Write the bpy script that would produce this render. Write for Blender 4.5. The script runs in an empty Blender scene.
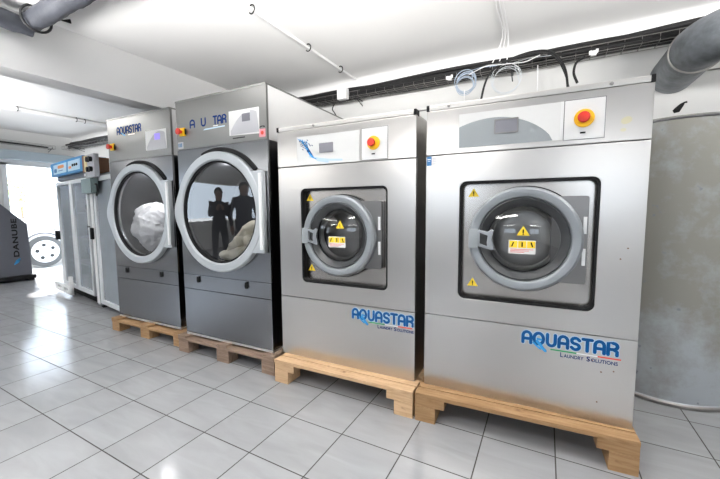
import bpy, bmesh, math, random
from mathutils import Vector, Matrix, noise
random.seed(7)
PI = math.pi
scn = bpy.context.scene
C = scn.collection
GY = math.radians(1.6528)          # the machine row stands slightly askew to the tiles
H = 1.185                          # camera height

# ------------------------------------------------------------------ materials
def new_mat(name):
    m = bpy.data.materials.new(name); m.use_nodes = True
    nt = m.node_tree; b = nt.nodes['Principled BSDF']
    return m, nt, b
def mat(name, col, rough=.5, metal=0., spec=None, vary=.04, scale=8., bump=0., coat=0.):
    m, nt, b = new_mat(name)
    b.inputs['Roughness'].default_value = rough
    b.inputs['Metallic'].default_value = metal
    if spec is not None: b.inputs['Specular IOR Level'].default_value = spec
    if coat: b.inputs['Coat Weight'].default_value = coat
    tc = nt.nodes.new('ShaderNodeTexCoord'); nz = nt.nodes.new('ShaderNodeTexNoise')
    nz.inputs['Scale'].default_value = scale; nz.inputs['Detail'].default_value = 3
    nt.links.new(tc.outputs['Object'], nz.inputs['Vector'])
    mx = nt.nodes.new('ShaderNodeMix'); mx.data_type = 'RGBA'
    mx.inputs[6].default_value = tuple(max(0, c*(1-vary)) for c in col)+(1,)
    mx.inputs[7].default_value = tuple(min(1, c*(1+vary)) for c in col)+(1,)
    nt.links.new(nz.outputs['Fac'], mx.inputs[0]); nt.links.new(mx.outputs[2], b.inputs['Base Color'])
    if bump:
        bp = nt.nodes.new('ShaderNodeBump'); bp.inputs['Strength'].default_value = bump; bp.inputs['Distance'].default_value = .01
        nt.links.new(nz.outputs['Fac'], bp.inputs['Height']); nt.links.new(bp.outputs['Normal'], b.inputs['Normal'])
    return m
def steel(name, col, rough, sx=2., sz=60., metal=1., dv=.015, streak=True):
    """brushed sheet steel: long fine streaks in tint and gloss"""
    m, nt, b = new_mat(name)
    b.inputs['Metallic'].default_value = metal
    tc = nt.nodes.new('ShaderNodeTexCoord'); mp = nt.nodes.new('ShaderNodeMapping')
    mp.inputs['Scale'].default_value = (sx, sx, sz)
    nz = nt.nodes.new('ShaderNodeTexNoise'); nz.inputs['Scale'].default_value = 3; nz.inputs['Detail'].default_value = 4
    nt.links.new(tc.outputs['Object'], mp.inputs[0]); nt.links.new(mp.outputs[0], nz.inputs['Vector'])
    n2 = nt.nodes.new('ShaderNodeTexNoise'); n2.inputs['Scale'].default_value = 2.2
    nt.links.new(tc.outputs['Object'], n2.inputs['Vector'])
    mr = nt.nodes.new('ShaderNodeMapRange'); mr.inputs[3].default_value = rough-.004; mr.inputs[4].default_value = rough+.004
    nt.links.new(nz.outputs['Fac'], mr.inputs[0]); nt.links.new(mr.outputs[0], b.inputs['Roughness'])
    mx = nt.nodes.new('ShaderNodeMix'); mx.data_type = 'RGBA'
    mx.inputs[6].default_value = tuple(c*(1-dv) for c in col)+(1,)
    mx.inputs[7].default_value = tuple(min(1, c*(1+dv)) for c in col)+(1,)
    av = nt.nodes.new('ShaderNodeMath'); av.operation = 'MULTIPLY_ADD'; av.inputs[1].default_value = .5; av.inputs[2].default_value = .0
    ad = nt.nodes.new('ShaderNodeMath'); ad.operation = 'ADD'
    nt.links.new(nz.outputs['Fac'], av.inputs[0]); nt.links.new(av.outputs[0], ad.inputs[0])
    a2 = nt.nodes.new('ShaderNodeMath'); a2.operation = 'MULTIPLY'; a2.inputs[1].default_value = .5
    nt.links.new(n2.outputs['Fac'], a2.inputs[0]); nt.links.new(a2.outputs[0], ad.inputs[1])
    nt.links.new(ad.outputs[0], mx.inputs[0]); nt.links.new(mx.outputs[2], b.inputs['Base Color'])
    return m
def emit(name, col, s):
    m = bpy.data.materials.new(name); m.use_nodes = True; nt = m.node_tree; nt.nodes.clear()
    e = nt.nodes.new('ShaderNodeEmission'); o = nt.nodes.new('ShaderNodeOutputMaterial')
    e.inputs[0].default_value = col+(1,); e.inputs[1].default_value = s; nt.links.new(e.outputs[0], o.inputs[0]); return m
def glass(name, tint, gloss_rough=.02, ior=1.5):
    m = bpy.data.materials.new(name); m.use_nodes = True; nt = m.node_tree; nt.nodes.clear()
    t = nt.nodes.new('ShaderNodeBsdfTransparent'); t.inputs[0].default_value = tint+(1,)
    g = nt.nodes.new('ShaderNodeBsdfGlossy'); g.inputs['Roughness'].default_value = gloss_rough
    f = nt.nodes.new('ShaderNodeFresnel'); f.inputs[0].default_value = ior
    mx = nt.nodes.new('ShaderNodeMixShader'); o = nt.nodes.new('ShaderNodeOutputMaterial')
    nt.links.new(f.outputs[0], mx.inputs[0]); nt.links.new(t.outputs[0], mx.inputs[1]); nt.links.new(g.outputs[0], mx.inputs[2])
    nt.links.new(mx.outputs[0], o.inputs[0]); return m

M = {}
M['wall'] = mat('white painted plaster', (.78,.78,.77), .85, vary=.02, scale=3, bump=.08)
M['ceil'] = mat('white ceiling paint', (.88,.88,.88), .9, vary=.015, scale=2, bump=.05)
M['steel'] = steel('brushed stainless steel', (.60,.58,.56), .29)
M['steel_cap'] = steel('brushed steel rail', (.72,.70,.67), .34, sx=40, sz=2)
M['steel_light'] = steel('satin light steel', (.80,.80,.80), .42)
M['steel_plate'] = steel('ground steel plate', (.50,.475,.45), .24, sx=3, sz=30)
M['anth'] = steel('grey brushed steel', (.245,.25,.26), .22, sz=50)
M['anth_top'] = steel('light grey brushed steel', (.27,.27,.265), .30, sz=50)
M['silver'] = mat('silver painted metal', (.27,.29,.31), .42, .5, vary=.03)
M['silver2'] = mat('pale silver paint', (.47,.50,.525), .42, .3, vary=.03)
M['white_strip'] = mat('white enamel', (.86,.87,.88), .35)
M['black'] = mat('black rubber', (.008,.008,.009), .7, spec=.25)
M['dark'] = mat('dark painted metal', (.03,.031,.033), .6)
M['darkgrey'] = mat('dark grey metal', (.17,.17,.18), .38, .6)
M['hinge'] = steel('hinge plate steel', (.24,.235,.235), .34)
M['drum'] = mat('drum steel', (.62,.62,.61), .30, .85, vary=.15)
M['ringdark'] = mat('charcoal moulded plastic', (.05,.053,.057), .38)
M['yellow'] = mat('yellow plastic', (.95,.55,.01), .4)
M['red'] = mat('red plastic', (.62,.03,.015), .35)
M['warn'] = mat('yellow warning sticker', (.95,.68,.03), .5)
M['white'] = mat('white plastic', (.88,.88,.88), .4, vary=.01)
M['panelwhite'] = mat('white panel film', (.80,.80,.79), .35, vary=.01)
M['panelgrey'] = mat('grey panel film', (.27,.295,.31), .45, vary=.03)
M['panelpale'] = mat('pale grey panel film', (.50,.50,.53), .4, vary=.03)
M['lcd'] = mat('lcd grey', (.20,.20,.23), .25)
M['lcdblue'] = emit('lit violet screen', (.45,.38,1.0), .9)
M['logo'] = mat('logo blue', (.004,.085,.27), .6, spec=.15, vary=.02)
M['logodk'] = mat('logo dark blue', (.006,.035,.16), .7, spec=.1, vary=.02)
M['logolt'] = mat('logo light blue', (.03,.30,.66), .4)
M['green'] = mat('logo green', (.02,.35,.12), .5)
M['redp'] = mat('logo red', (.80,.08,.05), .5)
M['bluest'] = mat('blue sticker', (.03,.16,.38), .5)
M['pink'] = mat('pink sticker', (.85,.35,.40), .5)
M['ink'] = mat('black ink', (.01,.01,.01), .7, spec=.15)
M['glass'] = glass('dark door glass', (.90,.91,.94), ior=2.0)
M['glassw'] = glass('smoked porthole glass', (.62,.62,.62), ior=1.7)
M['frost'] = mat('frosted cabinet glass', (.50,.55,.60), .15, vary=.1); M['frost'].node_tree.nodes['Principled BSDF'].inputs['Alpha'].default_value = .5
M['glassf'] = glass('clear cabinet glass', (.82,.9,.95), ior=1.5)
M['cream'] = mat('cream cotton', (.88,.82,.66), .95, vary=.08, scale=20, bump=.3)
M['linen'] = mat('white linen', (.93,.93,.93), .9, vary=.05, scale=40, bump=.6)
M['galv'] = None
M['cable'] = mat('black cable', (.008,.008,.009), .5)
M['wire'] = mat('zinc wire', (.30,.29,.28), .4, .8)
M['whitecable'] = mat('white cable', (.85,.85,.86), .4)
M['bluehose'] = mat('pale blue plastic tube', (.45,.54,.66), .3)
M['clearhose'] = mat('clear plastic tube', (.72,.76,.80), .3)
M['danube'] = mat('slate grey paint', (.10,.105,.125), .45, .2, vary=.06)
M['hdr'] = mat('blue header board', (.02,.22,.50), .4, vary=.04)
M['hdrw'] = mat('pale blue label', (.55,.72,.85), .4)
M['orange'] = mat('orange print', (.85,.30,.10), .5)
M['brown'] = mat('brown chipboard', (.20,.10,.05), .6)
M['greenbox'] = mat('grey green paint', (.19,.25,.25), .45)
M['alu'] = mat('white aluminium frame', (.78,.80,.82), .4, .2)
M['cabin'] = mat('cabinet inside', (.72,.80,.86), .5); M['hood'] = mat('pale enamel hood side', (.74,.74,.74), .45)
M['cabgrey'] = mat('cabinet grey side', (.35,.37,.40), .5)
M['shutter'] = mat('pale blue grey shutter box', (.42,.50,.56), .5)
M['carwhite'] = mat('white car paint', (.85,.85,.86), .25, coat=.5)
M['tyre'] = mat('tyre rubber', (.10,.10,.10), .8)
M['leaf'] = mat('yellow green leaves', (.55,.66,.25), .7, vary=.4)
M['pave'] = mat('sunlit pale concrete', (.75,.74,.72), .9)
M['skin'] = mat('skin', (.45,.27,.20), .6)
M['shirt'] = mat('dark shirt', (.03,.035,.05), .8)
M['tube'] = emit('fill lamp tube', (1,.98,.95), 3)  # glowing tube of the added fill lamps

def galv(name, base, mott):
    m, nt, b = new_mat(name)
    b.inputs['Metallic'].default_value = .45; b.inputs['Roughness'].default_value = .42
    tc = nt.nodes.new('ShaderNodeTexCoord')
    n1 = nt.nodes.new('ShaderNodeTexNoise'); n1.inputs['Scale'].default_value = 5; n1.inputs['Detail'].default_value = 5
    n2 = nt.nodes.new('ShaderNodeTexNoise'); n2.inputs['Scale'].default_value = 30; n2.inputs['Detail'].default_value = 3
    r = nt.nodes.new('ShaderNodeValToRGB'); r.color_ramp.elements[0].position = .35; r.color_ramp.elements[1].position = .68
    r.color_ramp.elements[0].color = base+(1,); r.color_ramp.elements[1].color = mott+(1,)
    nt.links.new(tc.outputs['Object'], n1.inputs['Vector']); nt.links.new(tc.outputs['Object'], n2.inputs['Vector'])
    ad = nt.nodes.new('ShaderNodeMath'); ad.operation = 'MULTIPLY_ADD'; ad.inputs[1].default_value = .25
    nt.links.new(n2.outputs['Fac'], ad.inputs[0])
    sb = nt.nodes.new('ShaderNodeMath'); sb.operation = 'MULTIPLY'; sb.inputs[1].default_value = .85
    nt.links.new(n1.outputs['Fac'], sb.inputs[0]); nt.links.new(sb.outputs[0], ad.inputs[2])
    nt.links.new(ad.outputs[0], r.inputs[0]); nt.links.new(r.outputs[0], b.inputs['Base Color'])
    return m
M['galv'] = galv('galvanised duct', (.065,.075,.085), (.24,.26,.285))
def tank_mat():
    """grey enamel tank: chalky pale patches, denser low down"""
    m, nt, b = new_mat('patchy tank sheet')
    b.inputs['Roughness'].default_value = .5; b.inputs['Metallic'].default_value = .15
    tc = nt.nodes.new('ShaderNodeTexCoord'); sp = nt.nodes.new('ShaderNodeSeparateXYZ')
    n = nt.nodes.new('ShaderNodeTexNoise'); n.inputs['Scale'].default_value = 4; n.inputs['Detail'].default_value = 6; n.inputs['Roughness'].default_value = .65
    nt.links.new(tc.outputs['Object'], n.inputs['Vector']); nt.links.new(tc.outputs['Object'], sp.inputs[0])
    mr = nt.nodes.new('ShaderNodeMapRange'); mr.inputs[1].default_value = 0.; mr.inputs[2].default_value = .75; mr.inputs[3].default_value = .22; mr.inputs[4].default_value = -.03
    nt.links.new(sp.outputs['Z'], mr.inputs[0])
    ad = nt.nodes.new('ShaderNodeMath'); nt.links.new(n.outputs['Fac'], ad.inputs[0]); nt.links.new(mr.outputs[0], ad.inputs[1])
    r = nt.nodes.new('ShaderNodeValToRGB'); r.color_ramp.elements[0].position = .47; r.color_ramp.elements[1].position = .72
    r.color_ramp.elements[0].color = (.24,.235,.215,1); r.color_ramp.elements[1].color = (.36,.39,.42,1)
    nt.links.new(ad.outputs[0], r.inputs[0])
    n2 = nt.nodes.new('ShaderNodeTexNoise'); n2.inputs['Scale'].default_value = 16; n2.inputs['Detail'].default_value = 3
    nt.links.new(tc.outputs['Object'], n2.inputs['Vector'])
    r2 = nt.nodes.new('ShaderNodeValToRGB'); r2.color_ramp.elements[0].position = .68; r2.color_ramp.elements[1].position = .74
    nt.links.new(n2.outputs['Fac'], r2.inputs[0])
    mx = nt.nodes.new('ShaderNodeMix'); mx.data_type = 'RGBA'; mx.inputs[7].default_value = (.20,.21,.24,1)
    nt.links.new(r2.outputs[0], mx.inputs[0]); nt.links.new(r.outputs[0], mx.inputs[6]); nt.links.new(mx.outputs[2], b.inputs['Base Color'])
    return m
M['tank'] = tank_mat(); M['lagging'] = mat('grey pipe lagging', (.055,.06,.075), .6, vary=.3, scale=14, bump=.4)
def wood_mat(name, c1, c2):
    m, nt, b = new_mat(name); b.inputs['Roughness'].default_value = .75
    tc = nt.nodes.new('ShaderNodeTexCoord'); mp = nt.nodes.new('ShaderNodeMapping'); mp.inputs['Scale'].default_value = (2.5, 22, 22)
    n = nt.nodes.new('ShaderNodeTexNoise'); n.inputs['Scale'].default_value = 2.2; n.inputs['Detail'].default_value = 5; n.inputs['Distortion'].default_value = 1.2
    nt.links.new(tc.outputs['Object'], mp.inputs[0]); nt.links.new(mp.outputs[0], n.inputs['Vector'])
    r = nt.nodes.new('ShaderNodeValToRGB'); r.color_ramp.elements[0].position = .3; r.color_ramp.elements[1].position = .65
    r.color_ramp.elements[0].color = c2+(1,); r.color_ramp.elements[1].color = c1+(1,)
    nt.links.new(n.outputs['Fac'], r.inputs[0])
    k = nt.nodes.new('ShaderNodeTexNoise'); k.inputs['Scale'].default_value = 9
    nt.links.new(tc.outputs['Object'], k.inputs['Vector'])
    kr = nt.nodes.new('ShaderNodeValToRGB'); kr.color_ramp.elements[0].position = .70; kr.color_ramp.elements[1].position = .76
    nt.links.new(k.outputs['Fac'], kr.inputs[0])
    mx = nt.nodes.new('ShaderNodeMix'); mx.data_type = 'RGBA'; mx.inputs[7].default_value = (.16,.07,.03,1)
    nt.links.new(kr.outputs[0], mx.inputs[0]); nt.links.new(r.outputs[0], mx.inputs[6])
    nt.links.new(mx.outputs[2], b.inputs['Base Color']); return m
M['pine'] = wood_mat('fresh pine', (.62,.42,.25), (.48,.31,.17))
M['pine2'] = wood_mat('yellow pine', (.36,.22,.11), (.26,.145,.06))
M['oldwood'] = wood_mat('weathered wood', (.27,.19,.14), (.17,.115,.08))
def tile_mat():
    m, nt, b = new_mat('marbled floor tile')
    tc = nt.nodes.new('ShaderNodeTexCoord'); mp = nt.nodes.new('ShaderNodeMapping')
    S = .33
    mp.inputs['Location'].default_value = (1.8964+S*40, -.8117+S*40, 0)
    nt.links.new(tc.outputs['Object'], mp.inputs[0])
    br = nt.nodes.new('ShaderNodeTexBrick'); br.offset = 0; br.squash = 1
    br.inputs['Scale'].default_value = 1; br.inputs['Brick Width'].default_value = S; br.inputs['Row Height'].default_value = S
    br.inputs['Mortar Size'].default_value = .0030; br.inputs['Mortar Smooth'].default_value = .1; br.inputs['Bias'].default_value = 0
    br.inputs['Color1'].default_value = (.315,.32,.335,1); br.inputs['Color2'].default_value = (.335,.34,.355,1)
    br.inputs['Mortar'].default_value = (.045,.043,.04,1)
    nt.links.new(mp.outputs[0], br.inputs['Vector'])
    m2 = nt.nodes.new('ShaderNodeMapping'); m2.inputs['Rotation'].default_value = (0,0,math.radians(38)); m2.inputs['Scale'].default_value = (2,9,1)
    nt.links.new(tc.outputs['Object'], m2.inputs[0])
    # each tile shifts its own veining
    vm = nt.nodes.new('ShaderNodeVectorMath'); vm.operation = 'ADD'
    sn = nt.nodes.new('ShaderNodeVectorMath'); sn.operation = 'SNAP'; sn.inputs[1].default_value = (S,S,1)
    nt.links.new(mp.outputs[0], sn.inputs[0])
    wn = nt.nodes.new('ShaderNodeTexWhiteNoise'); wn.noise_dimensions = '2D'; nt.links.new(sn.outputs[0], wn.inputs['Vector'])
    sc = nt.nodes.new('ShaderNodeVectorMath'); sc.operation = 'SCALE'; sc.inputs['Scale'].default_value = 5; nt.links.new(wn.outputs['Color'], sc.inputs[0])
    nt.links.new(m2.outputs[0], vm.inputs[0]); nt.links.new(sc.outputs[0], vm.inputs[1])
    n = nt.nodes.new('ShaderNodeTexNoise'); n.inputs['Scale'].default_value = 1.3; n.inputs['Detail'].default_value = 5; n.inputs['Distortion'].default_value = .8
    nt.links.new(vm.outputs[0], n.inputs['Vector'])
    mr = nt.nodes.new('ShaderNodeMapRange'); mr.inputs[1].default_value = .3; mr.inputs[2].default_value = .7; mr.inputs[3].default_value = .90; mr.inputs[4].default_value = 1.06
    nt.links.new(n.outputs['Fac'], mr.inputs[0])
    mu = nt.nodes.new('ShaderNodeVectorMath'); mu.operation = 'SCALE'
    nt.links.new(br.outputs['Color'], mu.inputs[0]); nt.links.new(mr.outputs[0], mu.inputs['Scale'])
    nt.links.new(mu.outputs[0], b.inputs['Base Color'])
    rr = nt.nodes.new('ShaderNodeMapRange'); rr.inputs[3].default_value = .16; rr.inputs[4].default_value = .9
    nt.links.new(br.outputs['Fac'], rr.inputs[0]); nt.links.new(rr.outputs[0], b.inputs['Roughness'])
    bp = nt.nodes.new('ShaderNodeBump'); bp.inputs['Strength'].default_value = .5; bp.inputs['Distance'].default_value = .002; bp.invert = True
    nt.links.new(br.outputs['Fac'], bp.inputs['Height']); nt.links.new(bp.outputs['Normal'], b.inputs['Normal'])
    return m
M['tile'] = tile_mat()

# ------------------------------------------------------------------ mesh helpers
def obj(name, bm, m, parent=None, smooth=False, loc=None, rotz=0):
    if isinstance(bm, bpy.types.Mesh): me = bm; me.name = name
    else:
        me = bpy.data.meshes.new(name); bmesh.ops.recalc_face_normals(bm, faces=bm.faces); bm.to_mesh(me); bm.free()
    me.materials.clear()
    for x in (m if isinstance(m, (list, tuple)) else [m]): me.materials.append(x)
    if smooth:
        me.shade_smooth()
        try: me.set_sharp_from_angle(angle=math.radians(35))
        except Exception: pass
    o = bpy.data.objects.new(name, me); C.objects.link(o)
    if parent: o.parent = parent
    if loc: o.location = loc
    if rotz: o.rotation_euler.z = rotz
    return o
def thing(name, label, cat, loc=(0,0,0), rotz=0, group=None):
    o = bpy.data.objects.new(name, None); C.objects.link(o); o.empty_display_size = .1
    o.location = loc; o.rotation_euler = (0,0,rotz); o['label'] = label; o['category'] = cat
    if group: o['group'] = group
    return o
def tag(o, label, cat, group=None):
    o['label'] = label; o['category'] = cat
    if group: o['group'] = group
    return o
def struct(name, bm, m, **k):
    o = obj(name, bm, m, **k); o['kind'] = 'structure'; return o
def NB(): return bmesh.new()
def box(bm, x0, x1, y0, y1, z0, z1, bev=0., mi=0):
    r = bmesh.ops.create_cube(bm, size=1)
    vs = r['verts']
    for v in vs: v.co = Vector((x0+(v.co.x+.5)*(x1-x0), y0+(v.co.y+.5)*(y1-y0), z0+(v.co.z+.5)*(z1-z0)))
    if bev:
        es = list({e for v in vs for e in v.link_edges})
        bmesh.ops.bevel(bm, geom=es, offset=bev, segments=2, affect='EDGES', profile=.7)
    return bm
def cyl(bm, p0, p1, r, seg=24, r2=None):
    p0, p1 = Vector(p0), Vector(p1); d = p1-p0
    res = bmesh.ops.create_cone(bm, cap_ends=True, segments=seg, radius1=r, radius2=r if r2 is None else r2, depth=d.length)
    q = Vector((0,0,1)).rotation_difference(d).to_matrix().to_4x4()
    bmesh.ops.transform(bm, matrix=Matrix.Translation((p0+p1)/2) @ q, verts=res['verts'])
    return bm
def lathe(bm, prof, cx=0, cz=0, cy=0, seg=64, axis='Y', a0=0, a1=2*PI, close=False):
    """prof: list of (radius, along-axis)"""
    full = abs(a1-a0-2*PI) < 1e-6; n = seg if full else seg+1
    rings = []
    for i in range(n):
        a = a0+(a1-a0)*i/seg; row = []
        for r, t in prof:
            if axis == 'Y': row.append(bm.verts.new((cx+r*math.cos(a), cy+t, cz+r*math.sin(a))))
            else: row.append(bm.verts.new((cx+r*math.cos(a), cy+r*math.sin(a), cz+t)))
        rings.append(row)
    m = len(prof)
    for i in range(seg):
        A, B = rings[i], rings[(i+1) % n]
        for j in range(m if close else m-1):
            k = (j+1) % m
            bm.faces.new((A[j], B[j], B[k], A[k]))
    if not full and close:
        bm.faces.new(rings[0]); bm.faces.new(rings[-1][::-1])
    bmesh.ops.remove_doubles(bm, verts=bm.verts, dist=1e-6)
    return bm
def catmull(pts, n=8):
    P = [Vector(p) for p in pts]; P = [P[0]*2-P[1]]+P+[P[-1]*2-P[-2]]; out = []
    for i in range(1, len(P)-2):
        for k in range(n):
            t = k/n; a, b, c, d = P[i-1:i+3]
            out.append(.5*((2*b)+(c-a)*t+(2*a-5*b+4*c-d)*t*t+(3*b-a-3*c+d)*t**3))
    out.append(P[-2]); return out
def tube(bm, pts, r, seg=8, closed=False):
    pts = [Vector(p) for p in pts]; n = len(pts); rows = []
    up = None
    for i, p in enumerate(pts):
        if closed: t = (pts[(i+1) % n]-pts[i-1]).normalized()
        else: t = (pts[min(i+1, n-1)]-pts[max(i-1, 0)]).normalized()
        if up is None:
            up = Vector((0,0,1)) if abs(t.z) < .9 else Vector((1,0,0))
        s = t.cross(up).normalized(); up = s.cross(t).normalized()
        rr = r[i] if isinstance(r, (list, tuple)) else r
        rows.append([bm.verts.new(p+rr*(s*math.cos(2*PI*k/seg)+up*math.sin(2*PI*k/seg))) for k in range(seg)])
    for i in range(n if closed else n-1):
        A, B = rows[i], rows[(i+1) % n]
        for k in range(seg): bm.faces.new((A[k], A[(k+1) % seg], B[(k+1) % seg], B[k]))
    if not closed: bm.faces.new(rows[0][::-1]); bm.faces.new(rows[-1])
    return bm
def rrect(x0, x1, z0, z1, r, n=8):
    out = []
    for cx, cz, a in ((x1-r,z1-r,0),(x0+r,z1-r,PI/2),(x0+r,z0+r,PI),(x1-r,z0+r,1.5*PI)):
        for i in range(n+1):
            t = a+PI/2*i/n; out.append((cx+r*math.cos(t), cz+r*math.sin(t)))
    return out
def circ(cx, cz, r, n=64): return [(cx+r*math.cos(2*PI*i/n), cz+r*math.sin(2*PI*i/n)) for i in range(n)]
def shape(loops, y0, y1, bev=0.):
    """outline(s) in the x-z plane with holes, extruded from y0 to y1, as a mesh"""
    cu = bpy.data.curves.new('c', 'CURVE'); cu.dimensions = '2D'; cu.fill_mode = 'BOTH'
    for L in loops:
        s = cu.splines.new('POLY'); s.points.add(len(L)-1); s.use_cyclic_u = True
        for p, (x, z) in zip(s.points, L): p.co = (x, z, 0, 1)
    cu.extrude = max((y1-y0)/2-bev, 1e-5); cu.bevel_depth = bev; cu.bevel_resolution = 1; cu.offset = -bev
    o = bpy.data.objects.new('c', cu); C.objects.link(o)
    bpy.context.view_layer.update()
    me = bpy.data.meshes.new_from_object(o.evaluated_get(bpy.context.evaluated_depsgraph_get()))
    bpy.data.objects.remove(o); bpy.data.curves.remove(cu)
    me.transform(Matrix.Translation((0,(y0+y1)/2,0)) @ Matrix(((1,0,0,0),(0,0,-1,0),(0,1,0,0),(0,0,0,1))))
    return me
def text_mesh(s, size, thick=.0015, offset=0., spacing=1.):
    cu = bpy.data.curves.new('t', 'FONT'); cu.body = s; cu.size = size; cu.extrude = thick; cu.offset = offset; cu.space_character = spacing
    o = bpy.data.objects.new('t', cu); C.objects.link(o); bpy.context.view_layer.update()
    me = bpy.data.meshes.new_from_object(o.evaluated_get(bpy.context.evaluated_depsgraph_get()))
    bpy.data.objects.remove(o); bpy.data.curves.remove(cu)
    return me
def fit_text(me, x0, x1, z0, z1, y):
    xs = [v.co.x for v in me.vertices]; ys = [v.co.y for v in me.vertices]
    a, b, c, d = min(xs), max(xs), min(ys), max(ys)
    for v in me.vertices:
        p = v.co.copy(); v.co = (x0+(p.x-a)/(b-a)*(x1-x0), y-abs(p.z)*0+p.z, z0+(p.y-c)/(d-c)*(z1-z0))
    me.flip_normals(); return me
def ribbon(bm, pts, w, y0, y1, n=None):
    """a flat stroke with round ends, for sign lettering (x-z plane)"""
    P = [Vector((p[0], 0, p[1])) for p in pts]
    L = []; R = []
    for i, p in enumerate(P):
        t = (P[min(i+1, len(P)-1)]-P[max(i-1, 0)]).normalized(); nn = Vector((-t.z, 0, t.x))
        L.append(p+nn*w/2); R.append(p-nn*w/2)
    def cap(p, t):
        a = math.atan2(t.z, t.x); return [p+Vector((math.cos(a+q), 0, math.sin(a+q)))*w/2 for q in (PI/4, 0, -PI/4)]
    t1 = (P[-1]-P[-2]).normalized(); t0 = (P[0]-P[1]).normalized()
    out = L+cap(P[-1], t1)+R[::-1]+cap(P[0], t0)
    nl = len(P)
    # quads along the stroke keep it clean on curves
    for yy, flip in ((y0, False), (y1, True)):
        vl = [bm.verts.new((v.x, yy, v.z)) for v in L]; vr = [bm.verts.new((v.x, yy, v.z)) for v in R]
        for i in range(nl-1): bm.faces.new((vl[i], vl[i+1], vr[i+1], vr[i]))
        for p, t, a, b in ((P[-1], t1, vl[-1], vr[-1]), (P[0], t0, vr[0], vl[0])):
            cs = [bm.verts.new((v.x, yy, v.z)) for v in cap(p, t)]
            bm.faces.new([a]+cs+[b])
def arcp(cx, cz, rx, rz, a0, a1, n=10): return [(cx+rx*math.cos(a0+(a1-a0)*i/n), cz+rz*math.sin(a0+(a1-a0)*i/n)) for i in range(n+1)]
def letter(ch):
    """strokes in a 0..0.8 x 0..1 cell, rounded condensed capitals"""
    if ch == 'A': return [[(.0,0),(.0,.62)]+arcp(.33,.62,.33,.38,PI,0)+[(.66,0)], [(.0,.38),(.66,.38)]]
    if ch == 'Q': return [arcp(.36,.5,.38,.5,0,2*PI,24)]
    if ch == 'U': return [[(.0,1),(.0,.36)]+arcp(.31,.36,.31,.36,PI,2*PI)+[(.62,1)]]
    if ch == 'S': return [[(.6,.82)]+arcp(.31,.75,.29,.25,.35*PI,1.5*PI,10)+arcp(.31,.25,.29,.25,.5*PI,-.65*PI,10)+[(.02,.16)]]
    if ch == 'T': return [[(0,1),(.66,1)],[(.33,1),(.33,0)]]
    if ch == 'R': return [[(0,0),(0,1),(.32,1)]+arcp(.36,.74,.27,.26,PI/2,-PI/2)+[(.05,.46)],[(.38,.46),(.62,.3),(.62,0)]]
ADV = {'A':.94,'Q':1.06,'U':.92,'S':.86,'T':.88,'R':.9}
def logo_letters(parent, word, x0, x1, z0, z1, y, w, m, skip=(), halo=False):
    tot = sum(ADV[c] for c in word)-.24
    s = (x1-x0-w)/tot; h = z1-z0-w; x = x0+w/2
    for i, c in enumerate(word):
        if i not in skip:
            bm = NB()
            for st in letter(c): ribbon(bm, [(x+px*s, z0+w/2+pz*h) for px, pz in st], w, y-.0012, y)
            obj('letter_outline' if halo else 'logo_letter', bm, m, parent)
        x += ADV[c]*s
def smear(bm, x0, x1, z0, z1, y, r=None):
    pass

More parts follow.
